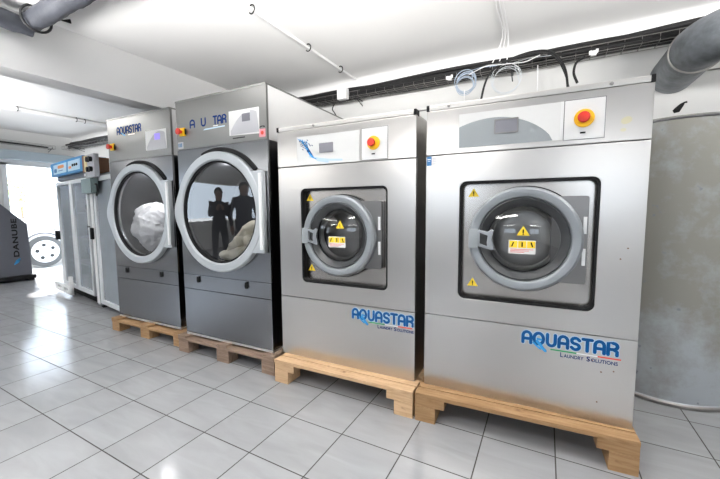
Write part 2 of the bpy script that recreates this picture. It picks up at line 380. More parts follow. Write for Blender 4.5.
# ------------------------------------------------------------------ washer
def at_row(x, y):                   # machine-row frame -> room frame
    c, s = math.cos(GY), math.sin(GY); return (x*c-y*s, x*s+y*c)
def triangle_sticker(name, parent, cx, cz, s, y, tilt=0):
    L = [(cx+s*.62*math.cos(a+tilt), cz+s*.58*math.sin(a+tilt)) for a in (PI/2, PI*7/6, PI*11/6)]
    o = obj(name, shape([L], y-.0015, y), M['warn'], parent)
    bm = NB(); ribbon(bm, [(cx, cz+s*.22), (cx, cz-s*.04)], s*.11, y-.002, y-.0015); ribbon(bm, [(cx, cz-s*.17), (cx+.0005, cz-s*.172)], s*.11, y-.002, y-.0015)
    obj('warning_mark', bm, M['ink'], o)
    return o
def make_washer(name, label, loc, W, variant):
    t = thing(name, label, 'washing machine', loc, GY, 'stainless front loading washers')
    Hh, D = 1.55, .80
    s1, s2 = 1.312, .421            # panel seams
    # carcass, dark behind the seams
    bm = NB(); box(bm, .006, W-.006, .16, D, 0.02, Hh-.004); box(bm, .02, W-.02, .02, .16, .02, .50); box(bm, .02, W-.02, .02, .16, 1.19, Hh-.01)
    box(bm, .02, .165, .02, .16, .5, 1.19); box(bm, .835, W-.02, .02, .16, .5, 1.19)
    obj('carcass', bm, M['darkgrey'], t)
    bm = NB(); box(bm, 0, W, 0, .03, 0, s2-.002, .003); obj('lower_panel', bm, M['steel'], t)
    hole = rrect(.184, .812, .532, 1.165, .035)
    obj('front_panel', shape([[(0.001,s2+.002),(W-.001,s2+.002),(W-.001,s1-.0025),(0.001,s1-.0025)], hole], 0, .03, .0015), M['steel'], t)
    bm = NB(); box(bm, 0, W, 0, .03, s1+.0025, Hh, .003); obj('upper_panel', bm, M['steel'], t)
    for x in (.001, W-.004):
        bm = NB(); box(bm, x, x+.003, .03, D, .0, Hh-.002); obj('side_panel', bm, M['steel'], t)
    bm = NB(); box(bm, .003, W-.003, -.004, .05, Hh+.002, Hh+.028, .003); box(bm, .003, W-.003, .05, D, Hh, Hh+.012)
    cap = obj('top_rail', bm, M['steel_cap'], t)
    for x in (0, W-.016):
        bm = NB(); box(bm, x, x+.016, -.007, .055, Hh, Hh+.031, .002); obj('end_cap', bm, M['black'], cap)
    # recess round the door
    obj('door_gasket', shape([rrect(.184,.812,.532,1.165,.035), rrect(.195,.800,.545,1.152,.028)], .003, .056, .002), M['black'], t)
    plate = obj('door_plate', shape([rrect(.192,.803,.542,1.156,.03), circ(.5,.868,.20)], .048, .056), M['steel_plate'], t)
    sx = .250 if variant == 4 else .228
    triangle_sticker('warning_sticker', plate, sx, 1.100, .052, .048)
    triangle_sticker('warning_sticker', plate, sx+.004, .612 if variant == 4 else .622, .052, .048)
    # drum well
    bm = NB(); lathe(bm, [(.225,.057),(.22,.06),(.22,.155)], .5, .868); dm = obj('drum', bm, M['dark'], t, True)
    bm = NB(); lathe(bm, [(.219,.150),(.20,.152),(.12,.142),(.05,.146),(.0001,.146)], .5, .868); obj('drum_back', bm, M['drum'], dm, True)
    # hinge plate at the right of the door
    hp = obj('hinge_plate', shape([rrect(.62,.772,.660,1.078,.012)], .004, .047, .002), M['hinge'], t)
    for z in (.79, .94):
        bm = NB(); box(bm, .752, .766, -.004, .006, z-.04, z+.04, .002); obj('hinge_pin', bm, M['white_strip'], hp)
    # porthole door
    cx, cz = (.497, .868) if variant == 4 else (.481, .858)
    door = thing_part('door', t)
    bm = NB(); lathe(bm, [(.205,.02),(.205,-.022),(.212,-.036),(.222,-.041),(.246,-.040),(.257,-.030),(.260,-.012),(.258,.046),(.205,.046)], cx, cz, seg=96, close=True)
    door = obj('door', bm, M['silver'], t, True)
    bm = NB(); lathe(bm, [(.2625,.020),(.2665,.018),(.2665,.034),(.2625,.034)], cx+.004, cz-.002, seg=96, close=True); obj('door_shadow_ring', bm, M['black'], door, True)  # black ring drawn in place of the shadow round the door
    bm = NB(); lathe(bm, [(.206,-.028),(.200,-.030),(.185,-.012),(.168,.002),(.164,.010),(.164,.05),(.206,.05)], cx, cz, seg=96, close=True)
    obj('inner_ring', bm, M['ringdark'], door, True)
    bm = NB(); lathe(bm, [(.165,.004),(.164,-.002),(.150,-.006),(.12,-.014),(.08,-.021),(.04,-.025),(.0001,-.026)], cx, cz, seg=72)
    obj('porthole_glass', bm, M['glassw'], door, True)
    bm = NB(); lathe(bm, [(.163,.012),(.157,.004),(.146,.010),(.143,.045),(.163,.045)], cx, cz, seg=72, close=True); obj('glass_rim', bm, M['drum'], door, True)
    st = obj('safety_sticker', shape([rrect(cx-.062, cx+.060, cz-.072, cz-.004, .003)], -.031, -.0295), M['panelwhite'], door)
    for k in range(3):
        o = obj('sticker_square', shape([rrect(cx-.058+k*.040, cx-.022+k*.040, cz-.042, cz-.008, .002)], -.0325, -.031), M['warn'], st)
        bm = NB(); ribbon(bm, [(cx-.040+k*.040, cz-.016),(cx-.040+k*.040+(k-1)*.006, cz-.034)], .006, -.0333, -.0325); obj('pictogram', bm, M['ink'], o)
    bm = NB()
    for k in range(3): ribbon(bm, [(cx-.052, cz-.050-.007*k),(cx+.05-.02*k, cz-.050-.007*k)], .0022, -.0318, -.031)
    obj('sticker_text', bm, M['redp'], st)
    triangle_sticker('warning_sticker', door, cx+.003+(.02 if variant == 3 else 0), cz+.035+(.03 if variant == 3 else 0), .055, -.0295, .0)
    # handle: hinge block on the rim and a hooked loop reaching over the glass
    bm = NB(); box(bm, cx-.253, cx-.205, -.056, -.030, cz-.052, cz+.048, .004)
    hd = obj('handle', bm, M['panelgrey'], door, True)
    ox = cx-.497+.006; loop = [(.285,cz+.052),(.330,cz+.040),(.352,cz+.056),(.362,cz+.050),(.352,cz),(.366,cz-.056),(.356,cz-.066),(.285,cz-.044)]
    inner = [(.294,cz+.034),(.332,cz+.018),(.328,cz-.02),(.330,cz-.044),(.294,cz-.028)]
    loop = [(x+ox, cz+(z-cz)*.88) for x, z in loop]; inner = [(x+ox, cz+(z-cz)*.88) for x, z in inner]
    obj('handle_loop', shape([loop, inner], -.064, -.050, .003), M['silver'], hd)
    # control panels
    if variant == 4:
        x0, x1, z0, z1 = .175, .640, 1.340, 1.514
        cp = obj('control_panel', shape([[(x0,z0),(x1,z0),(x1,z1),(x0,z1)]], -.003, 0), M['panelwhite'], t)
        arc = [(x0+.001, z0+.001), (.610, z0+.001)]+[(x, z) for x, z in arcp(.352, 1.16, .335, .318, .19*PI, .72*PI, 24) if z > z0+.001 and x > x0+.001]
        # sort into one dome outline
        top = [(x0+.001+(.609-x0)*i/30) for i in range(31)]
        dome = [(x0+.001, z0+.001), (.610, z0+.001)]
        for x in reversed(top[:-1]):
            u = (x-.345)/.268
            dome.append((x, z0+.001+.138*max(0, 1-u*u*(1 if u > 0 else .75))**.75))
        obj('panel_dome_print', shape([dome], -.004, -.003), M['panelgrey'], cp)
        ds = obj('display_screen', shape([rrect(.352,.458,1.398,1.464,.004)], -.0065, -.004), M['lcd'], cp)
        obj('display_bezel', shape([rrect(.349,.461,1.395,1.467,.005), rrect(.355,.455,1.401,1.461,.003)], -.0085, -.0065), M['hinge'], ds)
        bm = NB(); box(bm, .640, .652, -.004, 0, 1.340, 1.514); obj('panel_joint', bm, M['white'], cp)
        x0, x1, z0, z1, ex, ez = .656, .812, 1.337, 1.514, .733, 1.428
    else:
        x0, x1, z0, z1 = .165, .630, 1.318, 1.503
        cp = obj('control_panel', shape([[(x0,z0),(x1,z0),(x1,z1),(x0,z1)]], -.003, 0), M['panelwhite'], t)
        bm = NB(); rnd = random.Random(3)
        for k in range(5):          # splashing water print
            px = x0+.02+.012*k; ribbon(bm, [(x, z) for x, z in [(px-.012+.02*k*.3, 1.492-.006*k), (px+.02, 1.468-.012*k), (px+.045, 1.445-.014*k), (px+.055, 1.42-.014*k), (px+.085, 1.375-.006*k)]], .0035+.0022*(k % 3), -.0038-.0001*k, -.003)
        obj('water_print', bm, M['logolt'], cp)
        bm = NB()
        for k in range(4): ribbon(bm, [(x0+.03, 1.475-.01*k), (x0+.07, 1.46-.012*k), (x0+.088, 1.43), (x0+.10+.01*k, 1.40-.01*k)], .003, -.0048, -.0042)
        for k in range(12):
            a, b2 = x0+.02+rnd.random()*.10, 1.40+rnd.random()*.09; ribbon(bm, [(a, b2), (a+.006, b2-.005)], .005, -.0048, -.0042)
        obj('water_drop_print', bm, M['logodk'], cp)
        bm = NB(); ribbon(bm, [(x0+.10, 1.372), (x0+.17, 1.352), (x0+.25, 1.340), (x0+.34, 1.334)], .012, -.0038, -.003); ribbon(bm, [(x0+.16, 1.345), (x0+.24, 1.330)], .014, -.0036, -.003)
        obj('pale_wave_print', bm, M['hdrw'], cp)
        ds = obj('display_screen', shape([rrect(.342,.445,1.388,1.448,.003)], -.0065, -.003), M['lcd'], cp)
        x0, x1, z0, z1, ex, ez = .646, .812, 1.322, 1.506, .725, 1.417
    sp = obj('stop_panel', shape([[(x0,z0),(x1,z0),(x1,z1),(x0,z1)]], -.005, 0, .001), M['white'], t)
    obj('panel_edge', shape([[(x0-.003,z0-.003),(x1+.003,z0-.003),(x1+.003,z1+.003),(x0-.003,z1+.003)], [(x0,z0),(x1,z0),(x1,z1),(x0,z1)]], -.002, 0), M['hinge'], sp)
    bm = NB(); cyl(bm, (ex, -.005, ez), (ex, -.013, ez), .040, 40); es = obj('emergency_stop_collar', bm, M['yellow'], sp, True)
    bm = NB(); lathe(bm, [(.016,-.012),(.016,-.026),(.0235,-.030),(.0245,-.038),(.020,-.043),(.0001,-.045)], ex-.004, ez, seg=40); obj('emergency_stop_button', bm, M['red'], es, True)
    bm = NB(); box(bm, ex-.013, ex+.008, -.0075, -.005, ez-.067, ez-.060); obj('key_slot', bm, M['ink'], sp)
    # logo on the lower panel
    lg = obj('logo_stripe_green', shape([[(.655,.319),(.765,.319),(.765,.325),(.655,.325)]], -.0012, 0), M['green'], t)
    obj('logo_stripe_white', shape([[(.765,.319),(.85,.319),(.85,.325),(.765,.325)]], -.0012, 0), M['white'], t)
    obj('logo_stripe_red', shape([[(.85,.319),(.94,.319),(.94,.325),(.85,.325)]], -.0012, 0), M['redp'], t)
    x0, x1, z0, z1 = (.508,.918,.333,.404) if variant == 4 else (.568,.982,.329,.402)
    dx = 0 if variant == 4 else .045
    for o in t.children:
        if o.name.startswith('logo_stripe'): o.location.x = dx-.015
    # pale blue shadow behind the word, then the letters
    logo_letters(t, 'AQUASTAR', x0-.003, x1+.003, z0-.003, z1+.003, .0, .0225, M['hdrw'], halo=True)
    logo_letters(t, 'AQUASTAR', x0, x1, z0, z1, -.0012, .0150, M['logo'])
    qx = x0+.078
    bm = NB(); ribbon(bm, [(qx-.006,z0+.022),(qx+.008,z0+.006),(qx+.022,z0-.012),(qx+.032,z0-.022)], .014, -.0036, -.0025)
    ribbon(bm, [(qx-.022,z0+.012),(qx-.004,z0-.006),(qx+.010,z0-.016)], .008, -.0036, -.0025)
    ribbon(bm, [(qx-.004,z0+.034),(qx+.012,z0+.032)], .010, -.0036, -.0025)
    obj('logo_water_drop', bm, M['logolt'], t)
    me = text_mesh('L', .03, .0004, .0006); fit_text(me, x1-.235, x1-.223, .292, .315, -.0008); obj('logo_text', me, M['logodk'], t)
    me = text_mesh('AUNDRY', .03, .0004, .0006); fit_text(me, x1-.220, x1-.138, .292, .309, -.0008); obj('logo_text', me, M['logodk'], t)
    me = text_mesh('S', .03, .0004, .0006); fit_text(me, x1-.126, x1-.112, .291, .315, -.0008); obj('logo_text', me, M['logodk'], t)
    me = text_mesh('OLUTIONS', .03, .0004, .0006); fit_text(me, x1-.108, x1-.004, .292, .309, -.0008); obj('logo_text', me, M['logodk'], t)
    if variant == 4:
        st = obj('rating_label', shape([[(.004,1.258),(.030,1.258),(.030,1.308),(.004,1.308)]], -.001, 0), M['bluest'], t)
        me = text_mesh('AQ', .02, .0003); fit_text(me, .008, .026, 1.288, 1.297, -.0014)
        bm = NB(); ribbon(bm, [(.009,1.292),(.025,1.292)], .004, -.0016, -.001); ribbon(bm, [(.009,1.282),(.022,1.282)], .002, -.0016, -.001); obj('label_line', bm, M['white'], st)
        bpy.data.meshes.remove(me)
        st = obj('small_label', shape([[(.032,1.262),(.062,1.262),(.062,1.305),(.032,1.305)]], -.001, 0), M['panelwhite'], t)
        bm = NB()
        for k in range(4): ribbon(bm, [(.037,1.297-.009*k),(.057,1.297-.009*k)], .002, -.0016, -.001)
        obj('label_line', bm, M['panelpale'], st)
        bm = NB()
        for x, z in ((.80,.30),(.90,.262),(.852,.25),(.815,.30),(.842,.10),(.925,.84),(.90,.79)): cyl(bm, (x,.0002,z), (x,-.0008,z), .0035, 10)
        obj('rust_speck', bm, M['brown'], t)
        bm = NB(); ribbon(bm, [(.886,1.400),(.897,1.404)], .030, -.0006, .0002); ribbon(bm, [(.878,1.362),(.886,1.362)], .014, -.0006, .0002)
        obj('glue_residue', bm, mat('old adhesive', (.62,.58,.40), .5), t)
    # small screws on the rail
    for x in ((.12,.83) if variant == 4 else (.3,)):
        bm = NB(); lathe(bm, [(.008,-.004),(.007,-.010),(.0001,-.012)], x, Hh+.015, seg=16); obj('rail_screw', bm, M['wire'], cap, True)
    return t
def thing_part(n, p): return None

# ------------------------------------------------------------------ tumble dryer
def make_dryer(name, label, loc, W, Hh, word_skip, m_front, variant, rot=GY):
    t = thing(name, label, 'tumble dryer', loc, rot, 'tall grey tumble dryers')
    D = 1.28; s1 = 1.525; s2 = .515; s3 = .395
    bm = NB(); box(bm, .006, W-.006, .55, D, .012, s1-.004); box(bm, .02, W-.02, .02, .55, .012, .6); box(bm, .02, W-.02, .02, .55, 1.46, Hh-.012)
    box(bm, .02, .09, .02, .55, .6, 1.46); box(bm, .86, W-.02, .02, .55, .6, 1.46); box(bm, .006, W-.006, .55, D, s1, Hh-.006)
    obj('carcass', bm, M['dark'], t)
    bm = NB(); box(bm, 0, W, 0, .02, .018, s3-.002, .002); obj('lower_panel', bm, m_front[1], t)
    bm = NB(); box(bm, 0, W, 0, .02, s3+.002, s2-.0015, .002); obj('filter_panel', bm, m_front[1], t)
    obj('front_panel', shape([[(0,s2+.0015),(W,s2+.0015),(W,s1-.002),(0,s1-.002)], circ(.47,1.025,.375)], 0, .02, .001), m_front[1], t)
    bm = NB(); box(bm, 0, W, 0, .02, s1+.002, Hh-.006, .002); obj('upper_panel', bm, m_front[0], t)
    bm = NB(); box(bm, .0, W, -.004, D, Hh-.005, Hh+.006, .002); obj('top_panel', bm, M['anth_top'], t)
    for x in (.001, W-.004):
        bm = NB(); box(bm, x, x+.003, .021, D, s1+.002, Hh-.006); obj('hood_side', bm, M['hood'], t)
        bm = NB(); box(bm, x, x+.003, .021, D, .012, s1-.002); obj('side_panel', bm, M['anth'], t)
    bm = NB(); box(bm, -.0, W, .0, D, .0, .016, .002); obj('base_rail', bm, M['steel_light'], t)
    # inside: drum
    bm = NB(); lathe(bm, [(.378,.021),(.372,.05),(.372,.44),(.36,.45),(.0001,.455)], .47, 1.025); obj('drum', bm, M['dark'], t, True)
    # door
    cx, cz = .462, 1.022
    bm = NB(); lathe(bm, [(.383,-.012),(.387,-.036),(.396,-.044),(.444,-.044),(.452,-.038),(.454,-.0),(.383,-.0)], cx, cz, seg=112, close=True)
    # the ring swells at the left where it is gripped
    for v in bm.verts:
        d = v.co-Vector((cx, v.co.y, cz)); a = math.atan2(d.z, -d.x); r = d.length
        if r > .43 and abs(a) < .42:
            v.co += Vector((-1,0,0))*.016*(math.cos(a/.42*PI)*.5+.5)*min(1, (r-.43)/.02); v.co.y -= .012*(math.cos(a/.42*PI)*.5+.5)
    door = obj('door', bm, M['silver2'], t, True)
    hp = [(cx+.30, .735),(.905,.735),(.905,1.312),(cx+.30,1.312)]
    cut = []
    L = [(.918,.735),(.918,1.312),(.745,1.312)]+[(cx+.40*math.cos(a), cz+.40*math.sin(a)) for a in [math.radians(q) for q in range(46, -47, -4)]]+[(.745,.735)]
    obj('hinge_leaf', shape([L], -.040, -.006, .001), M['silver2'], door)
    bm = NB(); box(bm, .890, .912, -.052, -.038, .76, 1.295, .003); obj('hinge_cover', bm, M['white_strip'], door)
    bm = NB(); lathe(bm, [(.455,-.001),(.455,-.010),(.486,-.010),(.486,-.001)], cx+.004, cz, seg=60, a0=math.radians(40), a1=math.radians(112), close=True); obj('door_shadow_arc', bm, M['black'], door)  # black arc stands in for the shadowed gap behind the ring
    bm = NB(); lathe(bm, [(.387,-.030),(.372,-.026),(.372,-.002),(.387,-.002)], cx, cz, seg=96, close=True); obj('glass_gasket', bm, M['black'], door, True)
    bm = NB(); lathe(bm, [(.376,-.012),(.374,-.016),(.0001,-.018)], cx, cz, seg=96); obj('door_glass', bm, M['glass'], door, True)
    # controls
    cp = obj('control_panel', shape([[(.585,1.582 if variant == 2 else 1.588),(.872,1.572 if variant == 2 else 1.588),(.872,1.752),(.585,1.754)]], -.002, 0), M['panelwhite'], t)
    pts = [(.60,1.584)]+[(.602+.25*i/20+0, 1.584+.155*math.sin(PI*(.04+.62*i/20))**.8) for i in range(21)]+[(.868,1.60),(.868,1.584)]
    obj('panel_dome_print', shape([pts], -.003, -.002), M['panelpale'], cp)
    z = 1.67
    ds = obj('display_screen', shape([rrect(.715,.79,z-.002,z+.052,.003)], -.0045, -.003), M['lcdblue'] if variant == 1 else M['lcd'], cp)
    if variant == 2:
        obj('display_glare_strip', shape([[(.71,z+.056),(.79,z+.056),(.79,z+.066),(.71,z+.066)]], -.004, -.003), M['white'], cp)
        bm = NB()
        for k in range(9): ribbon(bm, [(.62+.013*k,1.560),(.627+.013*k,1.560)], .008, -.0012, -.0002)
        obj('model_text', bm, M['ink'], t)
        st = obj('pink_sticker', shape([rrect(.868,.925,1.545,1.60,.004)], -.0012, 0), M['pink'], t)
        bm = NB(); cyl(bm, (.897,-.0012,1.573), (.897,-.002,1.573), .013, 20); obj('sticker_dot', bm, M['redp'], st)
        bm = NB(); ribbon(bm, [(.875,1.612),(.892,1.618)], .008, -.0012, 0); ribbon(bm, [(.902,1.618),(.918,1.614)], .008, -.0012, 0); obj('logo_text', bm, M['ink'], t)
        st = obj('barcode_label', shape([[(.012,1.532),(.075,1.532),(.075,1.585),(.012,1.585)]], -.001, 0), M['panelpale'], t)
        bm = NB()
        for k in range(3): box(bm, .018+.016*k, .027+.016*k, -.0016, -.001, 1.545, 1.575)
        obj('label_block', bm, M['bluest'], st)
    bm = NB(); box(bm, .048, .108, -.012, 0, 1.628, 1.692, .003); eb = obj('emergency_stop_plate', bm, M['yellow'], t)
    bm = NB(); lathe(bm, [(.014,-.010),(.014,-.030),(.024,-.034),(.0245,-.046),(.0001,-.050)], .070, 1.66, seg=32); obj('emergency_stop_button', bm, M['red'], eb, True)
    bm = NB(); box(bm, .106, .113, -.010, -.0005, 1.638, 1.682); obj('plate_edge', bm, M['black'], eb)
    # holes for the lint drawer locks
    for x in (.18, .702):
        bm = NB(); lathe(bm, [(.020,-.001),(.020,-.006),(.014,-.008),(.0001,-.008)], x, .475, seg=24); box(bm, x-.006, x+.006, -.014, -.006, .458, .505); obj('drawer_lock', bm, M['black'], t)
    # word on the hood
    if variant == 1:
        logo_letters(t, 'AQUASTAR', .155, .533, 1.762, 1.836, -.0003, .0135, M['logodk'])
        bm = NB(); ribbon(bm, [(.235,1.776),(.255,1.760),(.285,1.750)], .010, -.002, -.001); obj('logo_water_drop', bm, M['logolt'], t)
        obj('logo_stripe_white', shape([[(.33,1.747),(.43,1.747),(.43,1.755),(.33,1.755)]], -.0012, 0), M['white'], t)
    else:
        # only the letters A, U and TAR of the word are drawn
        for word, a, b in (('A',.160,.212),('U',.288,.335),('TAR',.418,.562)):
            logo_letters(t, word, a, b+(.0 if len(word) == 3 else .012), 1.678, 1.745, -.0003, .0125, M['logodk'])
        obj('logo_stripe_blue', shape([[(.31,1.650),(.54,1.656),(.54,1.664),(.33,1.660)]], -.0012, 0), M['hdrw'], t)
        obj('logo_stripe_white', shape([[(.42,1.668),(.47,1.668),(.47,1.674),(.42,1.674)]], -.0012, 0), M['white'], t)
    return t

def cloth_heap(name, m, cx, cy, cz, rx, ry, rz, seed, amp=.25, fold=5.):
    bm = NB(); bmesh.ops.create_icosphere(bm, subdivisions=5, radius=1)
    for v in bm.verts:
        p = v.co.copy(); q = p*fold*.45+Vector((seed, seed*.7, 0))
        n1 = noise.noise(q); n2 = 1-abs(noise.noise(q*2.1))*2; n3 = noise.noise(p*fold*2+Vector((seed,0,0)))
        s = 1+amp*n1+amp*.45*n2+amp*.15*n3
        v.co = Vector((cx+p.x*s*rx, cy+p.y*s*ry, cz+p.z*s*rz))
    return obj(name, bm, m, smooth=True)
def folded_cloth(name, m, cx, cy, cz, a, b, seed):
    """loosely rolled blanket: a bag of overlapping rolls merged in one mesh"""
    bm = NB(); rnd = random.Random(seed)
    rolls = [((-.16,-.02,-.10),(.0,-.05,-.07),(.14,-.03,-.01),.050),((-.10,0,-.06),(.0,-.03,.0),(.13,0,.06),.055),((-.03,.0,.0),(.06,-.02,.07),(.16,.0,.11),.052),
             ((.05,-.03,.02),(.12,-.06,.0),(.19,-.02,-.02),.050),((-.13,.04,-.12),(.04,.05,-.10),(.18,.04,-.05),.06),((-.02,.05,-.03),(.08,.06,.03),(.2,.05,.04),.07)]
    for p0, p1, p2, r in rolls:
        pts = catmull([p0, p1, p2], 12)
        tube(bm, [Vector((cx+p.x*a, cy+p.y, cz+p.z*b)) for p in pts], [r*(.55+.45*math.sin(PI*(.12+.76*i/(len(pts)-1)))) for i in range(len(pts))], 20)
    for v in bm.verts:
        v.co += Vector((noise.noise(v.co*14), noise.noise(v.co*14+Vector((3,0,0)))*.6, noise.noise(v.co*14+Vector((7,0,0)))))*.022
    return obj(name, bm, m, smooth=True)

# ------------------------------------------------------------------ pallets
def make_pallet(name, label, loc, rot, W, D, ht, m, style):
    t = thing(name, label, 'pallet', loc, rot, 'wooden pallets under the machines')
    def piece(n, *a, mm=m): bm = NB(); box(bm, *a, .003); return obj(n, bm, mm, t)
    if style == 'wide':
        bt = .022
        for y0, w in ((0,.068),(.076,.072),(.205,.1),(.36,.145),(.56,.1),(.71,.145),(D-.12,.12)): piece('deck_board', 0, W, y0, y0+w, ht-bt, ht)
        for x0 in (0.0, W-.16): piece('stringer', x0, x0+.16, 0.004, D-.004, ht-bt-.052, ht-bt-.0005)
        for x0 in (0, W-.112):
            for y0 in (.002, D/2-.07, D-.142): piece('corner_block', x0, x0+.112, y0, y0+.14, 0, ht-bt-.0525)
    else:
        bt = .020
        piece('front_rail', 0, W, 0, .10, ht-bt-.020, ht-bt-.0005)
        for x0 in (0, W/2-.05, W-.1): piece('deck_board', x0, x0+.1, .0, D, ht-bt, ht)
        for x0, w in ((0,.12),(W/2-.065,.13),(W-.12,.12)):
            for y0 in (.004, D/2-.05, D-.104): piece('corner_block', x0+.001, x0+w-.001, y0, y0+.1, 0, ht-bt-.0205)
        piece('rear_rail', 0, W, D-.10, D, ht-bt-.020, ht-bt-.0005)
    return t

def R2(x, y, z=0): a = at_row(x, y); return (a[0], a[1], z)
PZ4, PZ3, PZ2, PZ1 = .163, .158, .143, .128
make_washer('washing_machine', 'stainless washer at the right end of the row, white panel with grey dome print', R2(-.539,1.905,PZ4), .983, 4)
make_washer('washing_machine', 'stainless washer with blue water splash on its white control panel, second from the right', R2(-1.582,1.905,PZ3), .985, 3)
fr = (M['anth_top'], M['anth'])
make_dryer('tumble_dryer', 'grey tumble dryer showing only some letters of its name, cream cloth inside', R2(-2.592,1.885,PZ2), .938, 1.90, (), fr, 2)
make_dryer('tumble_dryer', 'tall grey dryer at the row\'s left end, white linen behind its glass', R2(-3.687,1.95,PZ1), .930, 1.915, (), fr, 1)
p = R2(-.555,1.785); make_pallet('pallet', 'light pine pallet under the rightmost stainless washer', p, GY+math.radians(1.6), 1.012, .9, PZ4, M['pine2'], 'wide')
p = R2(-1.560,1.785); make_pallet('pallet', 'pale pine pallet under the washer with the water splash panel', p, GY, .990, .9, PZ3, M['pine'], 'wide')
p = R2(-2.640,1.835); make_pallet('pallet', 'dull brown weathered pallet under the dryer with the cream cloth', p, GY, 1.03, 1.25, PZ2, M['oldwood'], 'three')
p = R2(-3.715,1.885); make_pallet('pallet', 'golden pine pallet under the leftmost dryer of the row', p, GY, 1.05, 1.25, PZ1, M['pine2'], 'three')

for (lx, ly), lz, e in ((R2(-2.592+.47, 1.885+.10)[:2], PZ2+1.37, 3.5), (R2(-3.687+.47, 1.95+.10)[:2], PZ1+1.37, 5.)):
    ld = bpy.data.lights.new('drum_fill_light', 'POINT'); ld.energy = e; ld.shadow_soft_size = .02  # small light added inside the drum to brighten the laundry
    lo = bpy.data.objects.new('drum_fill_light', ld); C.objects.link(lo); lo.location = (lx, ly, lz)
# laundry in the dryers (things of their own)
o = folded_cloth('cream_blanket', M['cream'], 0, 0, 0, 1.35, 1.3, 4); o.location = R2(-2.592+.565, 1.885+.115, PZ2+.79); o.rotation_euler.z = GY
tag(o, 'crumpled cream blanket lying behind the glass of the second dryer', 'blanket')
o = cloth_heap('linen_bag', M['linen'], 0, 0, 0, .31, .16, .235, 2.3, .16, 5); o.location = R2(-3.687+.345, 1.95+.215, PZ1+.88); o.rotation_euler.z = GY
tag(o, 'big white bundle of linen filling the lower window of the leftmost dryer', 'laundry')

# ------------------------------------------------------------------ tank, duct
t = thing('water_tank', 'large cylindrical grey tank with chalky patches beside the rightmost washer', 'tank', (.72,2.98,0))
bm = NB(); lathe(bm, [(.0001,.0),(.385,.0),(.392,.01),(.392,.022),(.384,.028)], axis='Z', seg=96); obj('base_rim', bm, M['wire'], t, True)
bm = NB(); lathe(bm, [(.384,.028),(.378,.032),(.378,1.68)], axis='Z', seg=96); obj('shell', bm, M['tank'], t, True)
bm = NB(); lathe(bm, [(.374,1.680),(.382,1.684),(.382,1.69),(.374,1.694)], axis='Z', seg=96, close=True); obj('upper_seam', bm, M['darkgrey'], t, True)
bm = NB(); lathe(bm, [(.380,1.694),(.376,1.70),(.20,1.735),(.0001,1.74)], axis='Z', seg=96); obj('lid', bm, M['tank'], t, True)

t = thing('exhaust_duct', 'thick grey galvanised duct elbowing out of the back wall at top right', 'duct', (.795,3.445,2.165))
r = .135
bm = NB(); tube(bm, [(0,0,0),(0,-.1,0),(0,-.2,0),(0,-.46,0)], r, 40); obj('straight_section', bm, M['galv'], t, True)
pts = [(0,-.46,0),(0.0,-.50,0.0)]+[(.24-.24*math.cos(a), -.50-.24*math.sin(a), .0) for a in [math.radians(q) for q in range(10, 91, 10)]]+[(.45,-.74,-.03),(1.5,-.74,-.12)]
bm = NB(); tube(bm, pts, r*1.012, 40); obj('elbow', bm, M['galv'], t, True)
bm = NB(); lathe(bm, [(r*1.0,-.010),(r*1.06,-.006),(r*1.06,.006),(r*1.0,.010)], 0, 0, -.47, seg=40, close=True); obj('joint_ring', bm, M['wire'], t, True)
# hole torn in the wall plaster right of the machine
bm = NB(); tube(bm, [(.0,0,.0),(.02,0,.01),(.045,0,.045),(.06,0,.06),(.075,0,.062)], [.012,.022,.014,.006,.008], 10)
for v in bm.verts: v.co.y *= .15
o = obj('wall_chip', bm, M['black'], loc=(.815,3.447,1.895)); tag(o, 'small black chip in the plaster under the grey duct', 'chip')

# ------------------------------------------------------------------ room
YB, XE, XR, YF, ZC = 3.45, -8.3, 2.6, -6.0, 2.605
bm = NB(); box(bm, XE, XR, YF, YB, -.1, 0); struct('floor', bm, M['tile'])
bm = NB(); box(bm, XE-.2, XR+.2, YF-.2, YB+.2, ZC, ZC+.15); struct('ceiling', bm, M['ceil'])
bm = NB(); box(bm, XE-.2, XR+.2, YB, YB+.2, -.1, ZC); struct('wall_back', bm, M['wall'])
bm = NB(); box(bm, XR, XR+.2, YF, YB, -.1, ZC); struct('wall_right', bm, M['wall'])
# end wall with doorway y 2.47..3.40 and a gridded window left of it
def wall_x(name, x0, x1, y0, y1, holes):
    """wall in the y-z plane with rectangular holes (ya, yb, za, zb)"""
    ys = sorted({y0, y1}|{h[0] for h in holes}|{h[1] for h in holes}); bm = NB()
    for a, b in zip(ys, ys[1:]):
        hs = sorted([(h[2], h[3]) for h in holes if h[0] <= a and h[1] >= b]); z = -.1
        for za, zb in hs:
            if za > z: box(bm, x0, x1, a, b, z, za)
            z = zb
        if z < ZC: box(bm, x0, x1, a, b, z, ZC)
    return struct(name, bm, M['wall'])
wall_x('wall_left', XE-.2, XE, YF, YB, [(2.44,3.40,-.1,2.03),(1.4,2.30,.95,2.0),(-5.85,-2.3,.85,2.0)])
def wall_y(name, y0, y1, x0, x1, holes):
    xs = sorted({x0, x1}|{h[0] for h in holes}|{h[1] for h in holes}); bm = NB()
    for a, b in zip(xs, xs[1:]):
        hs = sorted([(h[2], h[3]) for h in holes if h[0] <= a and h[1] >= b]); z = -.1
        for za, zb in hs:
            if za > z: box(bm, a, b, y0, y1, z, za)
            z = zb
        if z < ZC: box(bm, a, b, y0, y1, z, ZC)
    return struct(name, bm, M['wall'])
FW = [(-3.0,-1.0,1.3,2.1),(.9,2.4,1.2,2.1)]  # unseen window openings added to light the washer fronts
wall_y('wall_front', YF-.2, YF, XE-.2, XR+.2, FW)
n = 1
